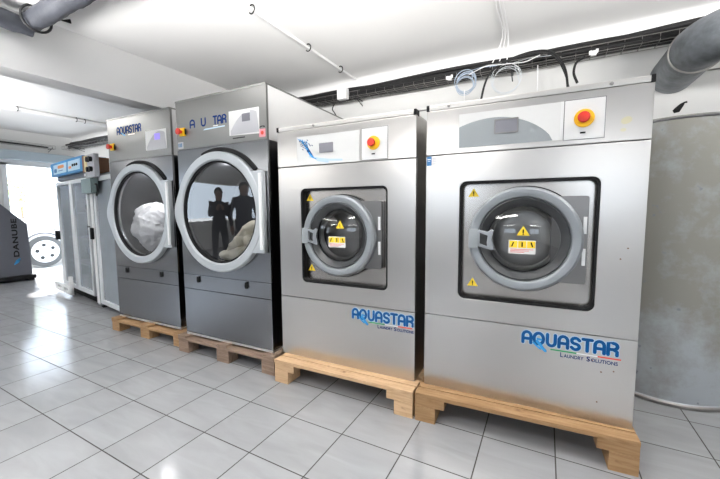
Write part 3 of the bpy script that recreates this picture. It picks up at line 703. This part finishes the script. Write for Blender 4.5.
for a, b, z0, z1 in FW:
    bm = NB()
    for x in (a, (a+b)/2, b-.05): box(bm, x, x+.05, YF-.13, YF-.07, z0, z1)
    for z in (z0, z1-.05): box(bm, a, b, YF-.13, YF-.07, z, z+.05)
    struct('window_%d' % n, bm, M['alu']); n += 1
bm = NB(); box(bm, XE-.12, XE-.08, 1.4, 2.3, .95, 1.0); box(bm, XE-.12, XE-.08, 1.4, 2.3, 1.95, 2.0)
for k in range(7): box(bm, XE-.12, XE-.08, 1.4+.144*k, 1.425+.144*k, .95, 2.0)
for k in range(8): box(bm, XE-.12, XE-.08, 1.4, 2.3, .95+.145*k, .97+.145*k)
w4 = struct('window_4', bm, M['darkgrey'])
bm = NB(); box(bm, XE-.17, XE-.15, 1.4, 2.3, .95, 2.0); obj('pane', bm, glass('dark window pane', (.25,.28,.32)), w4)
# doorway frame
bm = NB(); box(bm, XE-.2, XE+.02, 2.38, 2.45, 0, 2.03); box(bm, XE-.2, XE+.02, 3.40, 3.446, 0, 2.03); box(bm, XE-.2, XE+.02, 2.38, 3.446, 1.99, 2.05)
struct('door_1', bm, M['alu'])
# roller shutter housing over the doorway
t = thing('roller_shutter', 'pale blue grey roller shutter box above the bright doorway', 'shutter', (XE+.004,2.4,2.05))
bm = NB(); box(bm, 0.0, .16, -1.6, 1.0, .03, .19, .02); obj('housing', bm, M['shutter'], t)
bm = NB(); box(bm, .03, .06, -.06, 1.0, -.02, .029); obj('bottom_slat', bm, M['alu'], t)
# ceiling beam
bm = NB(); box(bm, -3.60, -3.37, YF, YB, 2.19, ZC); struct('trim_1', bm, M['ceil'])
# shallow band where the back wall meets the ceiling
bm = NB(); lathe(bm, [(0,0)]+[(.16-.16*math.sin(a), .16-.16*math.cos(a)) for a in [math.radians(q) for q in range(0, 91, 10)]], axis='Z', seg=1) if False else None
bm = NB(); prof = [(0,0),(0,-.06)]+[(-.06+.06*math.cos(math.radians(q)), -.06+.06*math.sin(math.radians(q))) for q in range(0, 91, 10)]
for x0, x1 in ((XE, -3.602), (-3.368, XR)):
    A = [bm.verts.new((x0, YB-.0005+p[0], ZC-.0005+p[1])) for p in prof]; B = [bm.verts.new((x1, YB-.0005+p[0], ZC-.0005+p[1])) for p in prof]
    for i in range(len(prof)): j = (i+1) % len(prof); bm.faces.new((A[i], A[j], B[j], B[i]))
    bm.faces.new(A); bm.faces.new(B)
struct('trim_2', bm, M['ceil'])

# ------------------------------------------------------------------ the side of the room behind the camera (seen in the dryer glass)
t = thing('workbench', 'long dark workbench along the front wall, added to darken what the dryers mirror', 'workbench', (-5.6,-5.2,0))  # unseen dark bench added so the low dryer fronts reflect less light
bm = NB(); box(bm, -2.4,2.4,-.7,.1,.86,.9,.004); obj('worktop', bm, M['dark'], t)
bm = NB(); box(bm, -2.35,2.35,-.65,.05,0,.858); obj('cabinet_front', bm, M['danube'], t)
def person(label, x, y, face, h, raise_arms):
    t = thing('person', label, 'person', (x, y, 0), face)
    k = h/1.75
    V = [(0,0,.95,.14,.11)]; Ed = []
    def add(p, par, r): V.append((*p, r, r if isinstance(r, float) else r)); Ed.append((par, len(V)-1)); return len(V)-1
    sp = add((0,.0,1.12), 0, .135); ch = add((0,-.01,1.32), sp, .15); nk = add((0,0,1.47), ch, .062); hd = add((0,.015,1.56), nk, .085); add((0,.02,1.67), hd, .088)
    for s in (-1, 1):
        sh = add((s*.17,0,1.40), ch, .068)
        if raise_arms: el = add((s*.22,.10,1.14), sh, .050); wr = add((s*.09,.30,1.30), el, .034)
        else: el = add((s*.25,-.02,1.12), sh, .050); wr = add((s*.24,.08,.88), el, .034)
        hp = add((s*.10,0,.88), 0, .095); kn = add((s*.11,.02,.48), hp, .065); an = add((s*.12,-.02,.09), kn, .045); add((s*.13,.13,.045), an, .04)
        bm = NB()                     # hand: palm, four fingers and a thumb on the wrist
        w = Vector(V[wr][:3]); d = (w-Vector(V[el][:3])).normalized(); u = d.orthogonal().normalized(); v = d.cross(u)
        tube(bm, [w, w+d*.04, w+d*.09], [.030,.036,.030], 12)
        for f in range(4):
            b0 = w+d*.085+v*(.024-.016*f); ln = (.062,.072,.068,.052)[f]; tube(bm, [b0, b0+d*ln*.55+u*.006, b0+d*ln+u*.022], [.0095,.009,.007], 8)
        tube(bm, [w+d*.03-v*(-.028), w+d*.06+v*.050, w+d*.09+v*.055+u*.01], [.012,.010,.008], 8)
        for q in bm.verts: q.co *= k
        obj('hand', bm, M['skin'], t, True)
    me = bpy.data.meshes.new('body'); me.from_pydata([Vector(q[:3])*k for q in V], Ed, []); me.update()
    o = bpy.data.objects.new('body', me); C.objects.link(o)
    md = o.modifiers.new('skin', 'SKIN'); me.skin_vertices[0].data[0].use_root = True
    for i, q in enumerate(V): me.skin_vertices[0].data[i].radius = (q[3]*k, q[4]*k)
    sb = o.modifiers.new('sub', 'SUBSURF'); sb.levels = 2; sb.render_levels = 2
    bpy.context.view_layer.update()
    m2 = bpy.data.meshes.new_from_object(o.evaluated_get(bpy.context.evaluated_depsgraph_get()))
    bpy.data.objects.remove(o); obj('body', m2, M['shirt'], t, True)
    bm = NB(); bmesh.ops.create_uvsphere(bm, u_segments=24, v_segments=16, radius=1)
    for v in bm.verts: v.co = Vector((v.co.x*.083, .035+v.co.y*.098, 1.60+v.co.z*.118-(.015 if v.co.z < 0 and v.co.y > 0 else 0)))*k
    hd = obj('head', bm, M['skin'], t, True)
    bm = NB(); bmesh.ops.create_uvsphere(bm, u_segments=24, v_segments=16, radius=1)
    for v in bm.verts: v.co = Vector((v.co.x*.092, .012+v.co.y*.105, 1.635+v.co.z*.110))*k
    obj('hair', bm, M['ink'], hd, True)
    bm = NB(); box(bm, -.012,.012,.12,.155,1.565,1.61,.005)
    for v in bm.verts: v.co *= k
    obj('nose', bm, M['skin'], hd, True)
    return t
person('person in dark clothes holding up both hands, mirrored left in the dryer glass', -5.20, -1.0, -.9, 1.64, True)
person('person in dark clothes standing with arms down, mirrored right in the dryer glass', -4.68, -1.15, -.9, 1.72, False)

# ------------------------------------------------------------------ ceiling conduits
def conduit(name, label, x, y0, y1, r, hooks, m):
    t = thing(name, label, 'conduit', (x, 0, ZC), 0, 'conduits on the ceiling')
    bm = NB(); tube(bm, [(0,y0,-r-.004),(0,(y0+y1)/2,-r-.004),(0,y1,-r-.004)], r, 12); obj('pipe', bm, m, t, True)
    for y in hooks:
        bm = NB(); tube(bm, [(.022+r*.2+.026*math.cos(a), y, -.035+.030*math.sin(a)) for a in [math.radians(q) for q in range(-140, 121, 20)]], .0045, 8); obj('clip', bm, M['black'], t, True)
    return t
conduit('ceiling_conduit', 'white ceiling conduit with black clips above the washers', -1.872, -2., 3.40, .013, (1.87,2.52,3.05), M['white'])
conduit('ceiling_conduit', 'thicker white conduit with a black hook on the ceiling beyond the beam', -6.40, -2., 3.20, .030, (2.05,2.72,2.83), M['white'])
t = thing('ceiling_pipe', 'dark grey lagged pipes meeting at the ceiling beam in the top left corner', 'pipe', (-3.27,1.17,2.525))
def wrap(bm):
    for v in bm.verts: v.co += Vector((noise.noise(v.co*18), noise.noise(v.co*18+Vector((5,0,0))), noise.noise(v.co*18+Vector((9,0,0)))))*.012
    return bm
bm = NB(); tube(bm, [(k*.05-.02, 0, 0) for k in range(40)], .064, 20); obj('pipe_run', wrap(bm), M['lagging'], t, True)
bm = NB(); tube(bm, [(-.01, -.0-k*.05, -.04) for k in range(30)], .058, 20); obj('branch_pipe', wrap(bm), M['lagging'], t, True)
bm = NB(); tube(bm, [(.08+.0*math.cos(a), .085*math.cos(a), .085*math.sin(a)) for a in [2*PI*k/24 for k in range(24)]], .008, 8, closed=True); obj('pipe_collar', bm, M['dark'], t, True)
bm = NB(); tube(bm, [(.16,.06,.03),(.17,.12,.02),(.18,.16,.03)], [.006,.006,.016], 8); obj('pipe_clamp', bm, M['black'], t, True)

# ------------------------------------------------------------------ cable trays
def tray(name, label, p0, p1, w, h, side, step=.1):
    """wire basket tray: p0->p1 along the wall, side = unit vector away from the wall"""
    p0, p1, side = Vector(p0), Vector(p1), Vector(side); d = (p1-p0); L = d.length; d.normalize()
    t = thing(name, label, 'cable tray', tuple(p0))
    bm = NB()
    for s in (0, .33, .66, 1): tube(bm, [side*w*s, side*w*s+d*L], .002, 6)
    for s in (0, 1): tube(bm, [side*w*s+Vector((0,0,h)), side*w*s+d*L+Vector((0,0,h))], .0028, 6)
    n = int(L/step)
    for k in range(n+1):
        q = d*(k*L/n); tube(bm, [q+Vector((0,0,h)), q, q+side*w, q+side*w+Vector((0,0,h))], .0018, 6)
    obj('wire_basket', bm, M['wire'], t)
    for k in range(int(L/1.5)+1):
        q = d*min(L-.05, .4+k*1.5)
        bm = NB(); tube(bm, [q-side*.05+Vector((0,0,.0)), q+side*w, q+side*w+Vector((0,0,.02))], .006, 6); tube(bm, [q-side*.05+Vector((0,0,-.05)), q+side*w*.7], .005, 6)
        obj('bracket', bm, M['dark'], t)
    return t
TZ = 2.355
tray('cable_tray', 'long wire cable tray full of black cables along the back wall', (XE+.10,3.38,TZ), (XR-.02,3.38,TZ), .15, .05, (0,-1,0))
tray('cable_tray', 'wire cable tray running along the end wall above the doorway', (XE+.07,-3.,TZ-.02), (XE+.07,3.1,TZ-.02), .12, .055, (1,0,0), .2)
rnd = random.Random(11)
for k in range(26):
    y0 = 3.244+.019*(k % 7)+rnd.random()*.008; z0 = TZ+.014+.021*(k//7)+rnd.random()*.008
    pts = []; x = XE+.15+rnd.random()*.3; a = rnd.random()*9
    while x < XR-.05:
        pts.append((x, y0+.016*math.sin(x*2.3+a), z0+.011*math.sin(x*3.1+a*2)+.012*max(0, math.sin(x*1.3+a*3)))); x += .16
    bm = NB(); tube(bm, pts, .0100+rnd.random()*.004, 6)
    tag(obj('power_cable', bm, M['cable'], smooth=True), 'black cable in the bundle filling the tray on the back wall', 'cable', 'black cables in the tray on the back wall')
for k in range(4):
    a = rnd.random()*9; pts = [(XE+.10+.022*k+.010*math.sin(y*.2*2+a), -3+y*.2, TZ+.0+.006*math.sin(y*.7+a)) for y in range(31)]
    bm = NB(); tube(bm, pts, .008, 6)
    tag(obj('power_cable', bm, M['cable'], smooth=True), 'black cable lying in the tray over the doorway wall', 'cable', 'black cables in the tray over the doorway')
# thin grey line clipped to the wall under the tray
bm = NB(); tube(bm, [(x*.25, YB-.008, 2.165+.004*math.sin(x)) for x in range(-12, 11)], .005, 6)
tag(obj('wall_cable', bm, M['wire'], smooth=True), 'thin grey cable clipped to the back wall under the tray', 'cable')
# junction box on the tray
t = thing('junction_box', 'white junction box fixed to the tray above the gap beside the second dryer', 'junction box', (-1.90,3.18,2.375))
bm = NB(); box(bm, -.055,.055,-.03,.03,-.055,.055,.008); obj('case', bm, M['white'], t)
bm = NB(); box(bm, -.045,.045,-.036,-.031,-.045,.045,.002); obj('lid', bm, M['white'], t)
bm = NB(); tube(bm, catmull([(-2.02,3.2,2.30),(-2.03,3.18,2.24),(-2.0,3.17,2.20),(-1.97,3.17,2.15)], 6), .006, 6)
tag(obj('loose_cable', bm, M['cable'], smooth=True), 'short loose black cable end dangling below the white junction box', 'cable')
for x, z in ((-.80,2.345),(.275,2.335)):
    bm = NB(); box(bm, x-.018, x+.018, 3.19, 3.222, z-.015, z+.018, .004); box(bm, x-.03, x-.012, 3.195, 3.215, z-.006, z+.022, .003); box(bm, x+.012, x+.028, 3.195, 3.215, z+.002, z+.028, .003)
    tag(obj('cable_connector', bm, M['white'], smooth=True), 'small white connector on the tray left of the blue tube coil' if x < 0 else 'small white connector on the tray near the grey duct', 'connector')
# coils and hoses hanging over the rightmost washer
def coil(name, label, cx, y, cz, r, n, m, thick, seed):
    rn = random.Random(seed); pts = []
    for k in range(n*20):
        a = 2*PI*k/20; i = k//20; rr = r*(1-.035*i+.04*math.sin(k*.11+seed)); pts.append((cx+rr*math.cos(a)+.01*math.sin(i), y+.008*i, cz+rr*1.02*math.sin(a)-.006*i))
    pts += [(cx+r*.5,y+.05,cz+r*1.1),(cx+r*1.4,y+.06,cz+r*1.25),(cx+r*3,y+.05,cz+r*1.1)]
    bm = NB(); tube(bm, pts, thick, 6); return tag(obj(name, bm, m, smooth=True), label, 'tube')
coil('tube_coil', 'coil of pale blue plastic tube hanging from the tray over the rightmost washer', -.655, 3.16, 2.285, .088, 6, M['bluehose'], .0030, 1)
coil('tube_coil', 'faint clear tube coil hanging right of the pale blue one', -.33, 3.15, 2.25, .115, 4, M['clearhose'], .0022, 5)
bm = NB(); tube(bm, catmull([(-.50,2.95,1.70),(-.505,3.0,1.95),(-.48,3.08,2.20),(-.42,3.12,2.32),(-.28,3.14,2.39),(-.12,3.14,2.41),(.0,3.12,2.37),(.08,3.10,2.25),(.11,3.05,2.08),(.125,3.0,1.75)], 8), .0085, 10)
tag(obj('drain_hose', bm, M['cable'], smooth=True), 'thick black hose arching from the tray down behind the rightmost washer', 'hose')
bm = NB(); tube(bm, catmull([(-.42,3.16,2.30),(-.36,3.13,2.35),(-.22,3.12,2.385),(-.08,3.12,2.385),(.02,3.11,2.33),(.09,3.12,2.20),(.13,3.12,2.05)], 8), .006, 8)
tag(obj('drain_hose', bm, M['cable'], smooth=True), 'thinner black hose arching just inside the thick one', 'hose')
bm = NB(); tube(bm, catmull([(.22,3.2,2.32),(.165,3.17,2.28),(.15,3.15,2.20),(.175,3.14,2.12)], 8), .009, 8)
tag(obj('hose_end', bm, M['cable'], smooth=True), 'short curved black hose end hanging left of the grey duct', 'hose')
for x, z in ((-.655,2.20),(-.095,2.30)):
    bm = NB(); tube(bm, [(x,3.14,z),(x+.005,3.10,1.95),(x+.012,3.02,1.72)], .004, 6)
    tag(obj('thin_white_cable', bm, M['whitecable'], smooth=True), 'thin white cable dropping below the blue coil' if x < -.5 else 'thin white cable dropping inside the black hose arch', 'cable')
bm = NB(); tube(bm, catmull([(-.62,3.15,2.33),(-.48,3.12,2.36),(-.38,3.10,2.345),(-.27,3.1,2.335),(-.18,3.1,2.33),(-.08,3.1,2.36)], 8), .0035, 6)
tag(obj('flat_white_cable', bm, M['whitecable'], smooth=True), 'wavy white cable lying across the front of the tray by the hoses', 'cable')
for k, x in enumerate((-.315,-.335,-.352)):
    pts = [(x+.004*math.sin(y*3+k), y, ZC-.010) for y in [-.5+.3*j for j in range(12)]]+[(x, 3.1, ZC-.02),(x-.01-.02*k,3.22,2.50),(x-.02-.05*k,3.25,2.38)]
    bm = NB(); tube(bm, catmull(pts, 3), .0045, 6)
    tag(obj('ceiling_cable', bm, M['whitecable'], smooth=True), 'thin white cable running along the ceiling and dropping to the tray', 'cable', 'white cables across the ceiling')

# ------------------------------------------------------------------ far left: cabinets
FA = math.atan2(2.161-2.364, -4.877+6.227)
t = thing('display_cabinet', 'tall glass door cabinet with blue header board by the doorway', 'cabinet', (-6.22,2.364,0), FA)
W = 1.33
bm = NB()
box(bm, 0, .03, .03, .58, .10, 1.60); box(bm, W-.03, W, .03, .58, .10, 1.60); box(bm, 0.03, W-.03, .55, .58, .10, 1.60); box(bm, .03, W-.03, .03, .55, .10, .16); box(bm, .03, W-.03, .03, .55, 1.56, 1.60)
obj('cabinet_body', bm, M['cabgrey'], t)
bm = NB(); box(bm, .03, W-.03, .545, .549, .16, 1.56); obj('back_lining', bm, M['cabin'], t)
for z in (.45,.80,1.15):
    bm = NB(); box(bm, .032, W-.032, .06, .54, z, z+.012); obj('shelf', bm, M['alu'], t)
bm = NB(); box(bm, .04, W-.02, .06, .56, .0, .098); obj('plinth', bm, M['black'], t)
for x0, x1 in ((.0, .655), (.675, W-.0)):
    dr = obj('door', shape([[(x0,.12),(x1,.12),(x1,1.585),(x0,1.585)],[(x0+.05,.17),(x1-.05,.17),(x1-.05,1.54),(x0+.05,1.54)]], -.02, .025, .004), M['alu'], t)
    bm = NB(); box(bm, x0+.048, x1-.048, .0, .006, .168, 1.542); obj('pane', bm, M['frost'], dr)
    hx = x0+.02 if x0 < .1 else x1-.01
    if x0 > .1: continue
    bm = NB(); box(bm, hx-.04, hx+.02, -.07, -.02, .77, .90, .01); box(bm, hx-.12 if x0 < .1 else hx+.0, hx-.02 if x0 < .1 else hx+.08, -.07, -.055, .915, .93); obj('handle', bm, M['black'], dr)
bm = NB(); box(bm, -.05, W+.02, -.05, .20, 1.662, 1.845, .006); hd = obj('header_board', bm, M['hdr'], t)
bm = NB(); box(bm, W+.021, W+.10, -.05, .201, 1.64, 1.83); obj('header_side', bm, M['brown'], hd)
bm = NB(); box(bm, 0.03, W-.01, .0, .58, 1.601, 1.661); obj('header_base', bm, M['darkgrey'], t)
for x0, x1 in ((.10,.70),(.78,1.26)): 
    lb = obj('header_label', shape([[(x0,1.69),(x1,1.69),(x1+.03,1.815),(x0+.02,1.815)]], -.054, -.0505), M['hdrw'], hd)
    bm = NB()
    if x0 < .5:
        ribbon(bm, [(.36,1.775),(.60,1.775)], .040, -.0575, -.055); obj('orange_print', bm, M['orange'], lb)
        bm = NB(); ribbon(bm, [(.18,1.735),(.26,1.735)], .05, -.0575, -.055); ribbon(bm, [(.36,1.725),(.56,1.725)], .008, -.0575, -.055); obj('blue_print', bm, M['bluest'], lb)
    else:
        ribbon(bm, [(.84,1.735),(.92,1.735)], .03, -.0575, -.055); obj('orange_print', bm, M['orange'], lb)
        bm = NB()
        for q in (.98,1.06,1.14): ribbon(bm, [(q,1.755),(q+.035,1.755)], .032, -.0575, -.055)
        obj('blue_print', bm, M['ink'], lb)
gr = obj('kick_grille', shape([[(-.10,.05),(.66,.05),(.66,.30),(.60,.30),(.60,.17),(-.10,.15)],[(.04,.08),(.24,.08),(.24,.125),(.04,.125)],[(.34,.08),(.54,.08),(.54,.125),(.34,.125)]], -.10, -.06, .004), M['white'], t)
# basket seen inside the right door
for k in range(3):
    bm = NB(); box(bm, .75, 1.22, .12, .45, .165+.11*k, .24+.11*k, .01)
    o = obj('white_crate', bm, M['white']); o.matrix_world = Matrix.Translation((-6.22,2.364,0)) @ Matrix.Rotation(FA, 4, 'Z')
    if k: bpy.data.objects.remove(o); continue
    tag(o, 'white crate behind the right door at the bottom of the glass cabinet', 'crate')
t = thing('narrow_cabinet', 'narrow white framed glass cabinet between the blue headed one and the dryers', 'cabinet', (-4.845,2.15,0), FA)
bm = NB(); box(bm, 0,.10,0,.55,.03,1.62,.004); box(bm, .10,.86,.06,.55,.03,1.62); obj('cabinet_body', bm, M['cabgrey'], t)
dr = obj('door', shape([[(.11,.06),(.85,.06),(.85,1.58),(.11,1.58)],[(.17,.11),(.80,.11),(.80,1.53),(.17,1.53)]], .0, .058, .004), M['alu'], t)
bm = NB(); box(bm, .168,.802,.02,.026,.108,1.532); obj('pane', bm, M['frost'], dr)
bm = NB(); box(bm, .005,.095,-.006,-.001,.05,1.60); obj('white_post', bm, M['white'], t)
bm = NB(); box(bm, .03,.075,-.04,-.006,.84,.98,.01); box(bm, -.03,.06,-.05,-.035,.985,1.0,.004); obj('handle', bm, M['black'], t)
for x in (.05,.75):
    bm = NB(); box(bm, x,x+.06,.02,.10,0,.03); obj('foot', bm, M['black'], t)
t = thing('switch_box', 'grey green metal box fixed in front of the narrow cabinet top', 'electrical box', (-4.85,2.08,1.385), FA)
bm = NB(); box(bm, 0,.34,0,.06,0,.17,.008); obj('case', bm, M['greenbox'], t)
bm = NB(); box(bm, .005,.335,-.012,-.001,.005,.165,.004); obj('cover', bm, M['greenbox'], t)
bm = NB(); tube(bm, catmull([(.342,.03,.10),(.39,.03,.09),(.40,.03,.03),(.36,.03,-.03)], 6), .01, 8); obj('cable_loop', bm, M['black'], t)
t = thing('control_box', 'pale control box with black knobs stacked above the grey green box', 'electrical box', (-4.86,2.10,1.565), FA)
bm = NB(); box(bm, .09,.40,0,.05,0,.26,.006); obj('case', bm, M['panelpale'], t)
bm = NB(); box(bm, .10,.18,-.008,-.001,.07,.25); obj('yellow_plate', bm, mat('cream plate', (.75,.66,.35), .5), t)
for x, z in ((.24,.20),(.24,.09),(.33,.20),(.33,.09)):
    bm = NB(); cyl(bm, (x,0,z), (x,-.03,z), .028, 16); obj('knob', bm, M['black'], t)
bm = NB(); box(bm, .10,.16,-.016,-.009,.02,.05); obj('label', bm, M['white'], t)

# ------------------------------------------------------------------ danube machine
t = thing('laundry_cabinet', 'dark slate grey sloped cabinet lettered vertically, left of the doorway', 'machine', (-7.8,2.0,0))
def prism_x(prof, x0, x1, bev=.006):
    bm = NB(); A = [bm.verts.new((x0,y,z)) for y, z in prof]; B = [bm.verts.new((x1,y,z)) for y, z in prof]
    n = len(prof)
    for i in range(n): bm.faces.new((A[i],A[(i+1) % n],B[(i+1) % n],B[i]))
    bm.faces.new(A); bm.faces.new(B)
    bmesh.ops.bevel(bm, geom=list(bm.edges), offset=bev, segments=2, affect='EDGES'); return bm
prof = [(-.7,.10),(.515,.10),(.50,.965),(.19,1.305),(-.05,1.42),(-.7,1.42)]
obj('housing', prism_x(prof, -.46, 0), M['danube'], t)
bm = NB(); box(bm, -.46,.04,-.7,.55,.03,.095,.006); obj('plinth', bm, M['black'], t)
for y in (-.6,.45):
    bm = NB(); box(bm, -.40,.02,y,y+.08,0,.03); obj('foot', bm, M['black'], t)
me = text_mesh('DANUBE', .1, .001, .0032, 1.1)
xs = [v.co.x for v in me.vertices]; ys = [v.co.y for v in me.vertices]; a, b, c, d = min(xs), max(xs), min(ys), max(ys)
for v in me.vertices:
    p = v.co.copy(); v.co = (.001+p.z+.001, .368-.072*(p.y-c)/(d-c), .42+.64*(p.x-a)/(b-a))
obj('logo_text', me, M['ink'], t)
bm = NB(); 
for q in (0,.03,.055): ribbon(bm, [(.30+q*.5,.30+q),(.35,.335+q*.6),(.365,.385)], .022, -.001, .001)
for v in bm.verts: x, y, z = v.co; v.co = (.002-y, x, z)
obj('logo_emblem', bm, M['logolt'], t)
bm = NB(); box(bm, .001,.012,-.12,.10,.25,.75,.006); obj('access_cover', bm, M['darkgrey'], t)

# ------------------------------------------------------------------ outside
bm = NB(); box(bm, -40, XE, -30, 30, -.14, -.02); struct('trim_3', bm, M['pave'])
t = thing('parked_car', 'white car parked outside the doorway, wheel in view', 'car', (-9.35,3.25,0))
prof = [(-1.0,.25),(3.2,.25),(3.3,.55),(3.25,.85),(2.7,.95),(2.1,1.40),(.9,1.44),(.15,.98),(-.75,.88),(-.98,.65)]
prof = [(y, z) for y, z in prof]
bm = prism_x([(y, z) for y, z in prof], -1.65, -.02, .015); obj('car_body', bm, M['carwhite'], t, True)
for y in (0, 2.5):
    for x0, x1, s in ((-.20,.02,1), (-1.65,-1.45,-1)):
        bm = NB(); cyl(bm, (x0,y,.33), (x1,y,.33), .325, 40); wh = obj('wheel', bm, M['tyre'], t, True)
        if s > 0:
            bm = NB(); cyl(bm, (.021,y,.33), (.03,y,.33), .235, 40); rm = obj('rim', bm, M['carwhite'], wh, True)
            bm = NB()
            for k in range(5):
                a = 2*PI*k/5+.5; cyl(bm, (.031,y+.14*math.cos(a),.33+.14*math.sin(a)), (.034,y+.14*math.cos(a),.33+.14*math.sin(a)), .035, 16)
            obj('rim_opening', bm, M['dark'], rm)
            bm = NB(); tube(bm, [(.0,y+.39*math.cos(a),.33+.39*math.sin(a)) for a in [PI*k/16 for k in range(17)]], .014, 8); obj('wheel_arch', bm, M['darkgrey'], t, True)
t = thing('shrub', 'yellow green shrub outside beyond the parked car', 'shrub', (-12.6,3.95,0))
bm = NB(); rn = random.Random(2)
for k in range(500):
    a, b, r = rn.random()*2*PI, math.acos(2*rn.random()-1), .4*rn.random()**.4
    p = Vector((r*math.sin(b)*math.cos(a), r*math.sin(b)*math.sin(a), 1.65+1.3*r*math.cos(b)))
    q = Vector((rn.uniform(-1,1), rn.uniform(-1,1), rn.uniform(-1,1))).normalized()*.05; s = q.orthogonal().normalized()*.022
    v = [bm.verts.new(p+x) for x in (-q, s, q, -s)]; bm.faces.new(v)
obj('foliage', bm, M['leaf'], t)
bm = NB(); tube(bm, [(0,0,0),(.03,0,.7),(-.02,.02,1.6)], .03, 8); obj('trunk', bm, M['oldwood'], t)

# ------------------------------------------------------------------ unseen fill lamps added to brighten the room (behind and beside the camera)
def fill_lamp(x, y, drop, up, down, label, aim=0, tilt=0):
    t = thing('fill_pendant', label, 'lamp', (x, y, ZC))  # made-up pendant hung out of view to raise the light level
    bm = NB(); box(bm, -.65,.65,-.05,.05,-drop,-drop+.03,.004); obj('lamp_housing', bm, M['white'], t)
    bm = NB(); [tube(bm, [(q,0,-.001),(q,0,-drop+.03)], .003, 6) for q in (-.5,.5)]; obj('suspension_wire', bm, M['wire'], t)
    bm = NB(); cyl(bm, (-.6,0,-drop-.03), (.6,0,-drop-.03), .018, 16); obj('tube', bm, M['tube'], t, True)
    for e, z, rx in ((down, -drop-.07, 0), (up, -drop+.05, PI)):
        ld = bpy.data.lights.new('fill_light', 'AREA'); ld.shape = 'RECTANGLE'; ld.size = 1.25; ld.size_y = .2; ld.energy = e; ld.color = (1,.98,.95)
        lo = bpy.data.objects.new('fill_light', ld); C.objects.link(lo); lo.parent = t; lo.location = (0,0,z); lo.rotation_euler = (PI-tilt if rx else 0, 0, aim)
        if rx: ld.spread = math.radians(95); lo.name = 'fill_uplight'
T = math.radians(48)
fill_lamp(1.75, .9, .75, 56, 3, 'added fill pendant at the right, out of view beside the tank', .45, T)
fill_lamp(-.9, .15, .7, 70, 16, 'added unseen fill pendant over the camera', .3, T)
fill_lamp(-3.0, .0, .75, 24, 10, 'added unseen fill pendant in front of the two dryers', -.6, T)
fill_lamp(-5.8, .2, .6, 70, 3, 'added unseen fill pendant towards the doorway wall', .3, T)
fill_lamp(-1.6, -3.4, .4, 3, 14, 'added unseen fill pendant by the front windows', 0, 0)
fill_lamp(1.2, -3.4, .4, 6, 38, 'added unseen fill pendant at the front right', 0, 0)
fill_lamp(-4.9, -3.4, .4, 8, 38, 'added unseen fill pendant over the aisle by the workbench', 0, 0)

# daylight
w = bpy.data.worlds.new('World'); scn.world = w; w.use_nodes = True
bg = w.node_tree.nodes['Background']; bg.inputs[0].default_value = (.74,.86,1,1); bg.inputs[1].default_value = 4.8
sun = bpy.data.lights.new('sun', 'SUN'); sun.energy = 14; sun.angle = .02; sun.color = (1,.96,.9)
so = bpy.data.objects.new('sun', sun); C.objects.link(so); so.rotation_euler = Vector((1,-.24,-.85)).to_track_quat('-Z','Y').to_euler(); so.location = (-12,0,8)

# ------------------------------------------------------------------ camera
cam = bpy.data.cameras.new('camera'); co = bpy.data.objects.new('camera', cam); C.objects.link(co)
F = 344.67; cam.sensor_width = 36; cam.sensor_fit = 'HORIZONTAL'; cam.lens = F/720*36
cam.clip_start = .05; cam.clip_end = 200
pitch, roll, yaw = math.radians(5.0435), math.radians(.34027), math.radians(26.592)+GY
f0 = Vector((-math.sin(yaw), math.cos(yaw), 0)); r0 = Vector((math.cos(yaw), math.sin(yaw), 0)); d0 = Vector((0,0,-1))
f2 = f0*math.cos(pitch)+d0*math.sin(pitch); d2 = d0*math.cos(pitch)-f0*math.sin(pitch)
r3 = r0*math.cos(roll)+d2*math.sin(roll); d3 = d2*math.cos(roll)-r0*math.sin(roll)
mw = Matrix.Identity(4)
for i in range(3): mw[i][0] = r3[i]; mw[i][1] = -d3[i]; mw[i][2] = -f2[i]
mw[2][3] = H
co.matrix_world = mw
scn.camera = co
scn.view_settings.view_transform = 'Standard'; scn.view_settings.look = 'None'; scn.view_settings.gamma = 1
scn.view_settings.use_curve_mapping = False
scn.view_settings.exposure = 0.2
scn.cycles.use_denoising = True
scn.cycles.max_bounces = 8; scn.cycles.transparent_max_bounces = 12
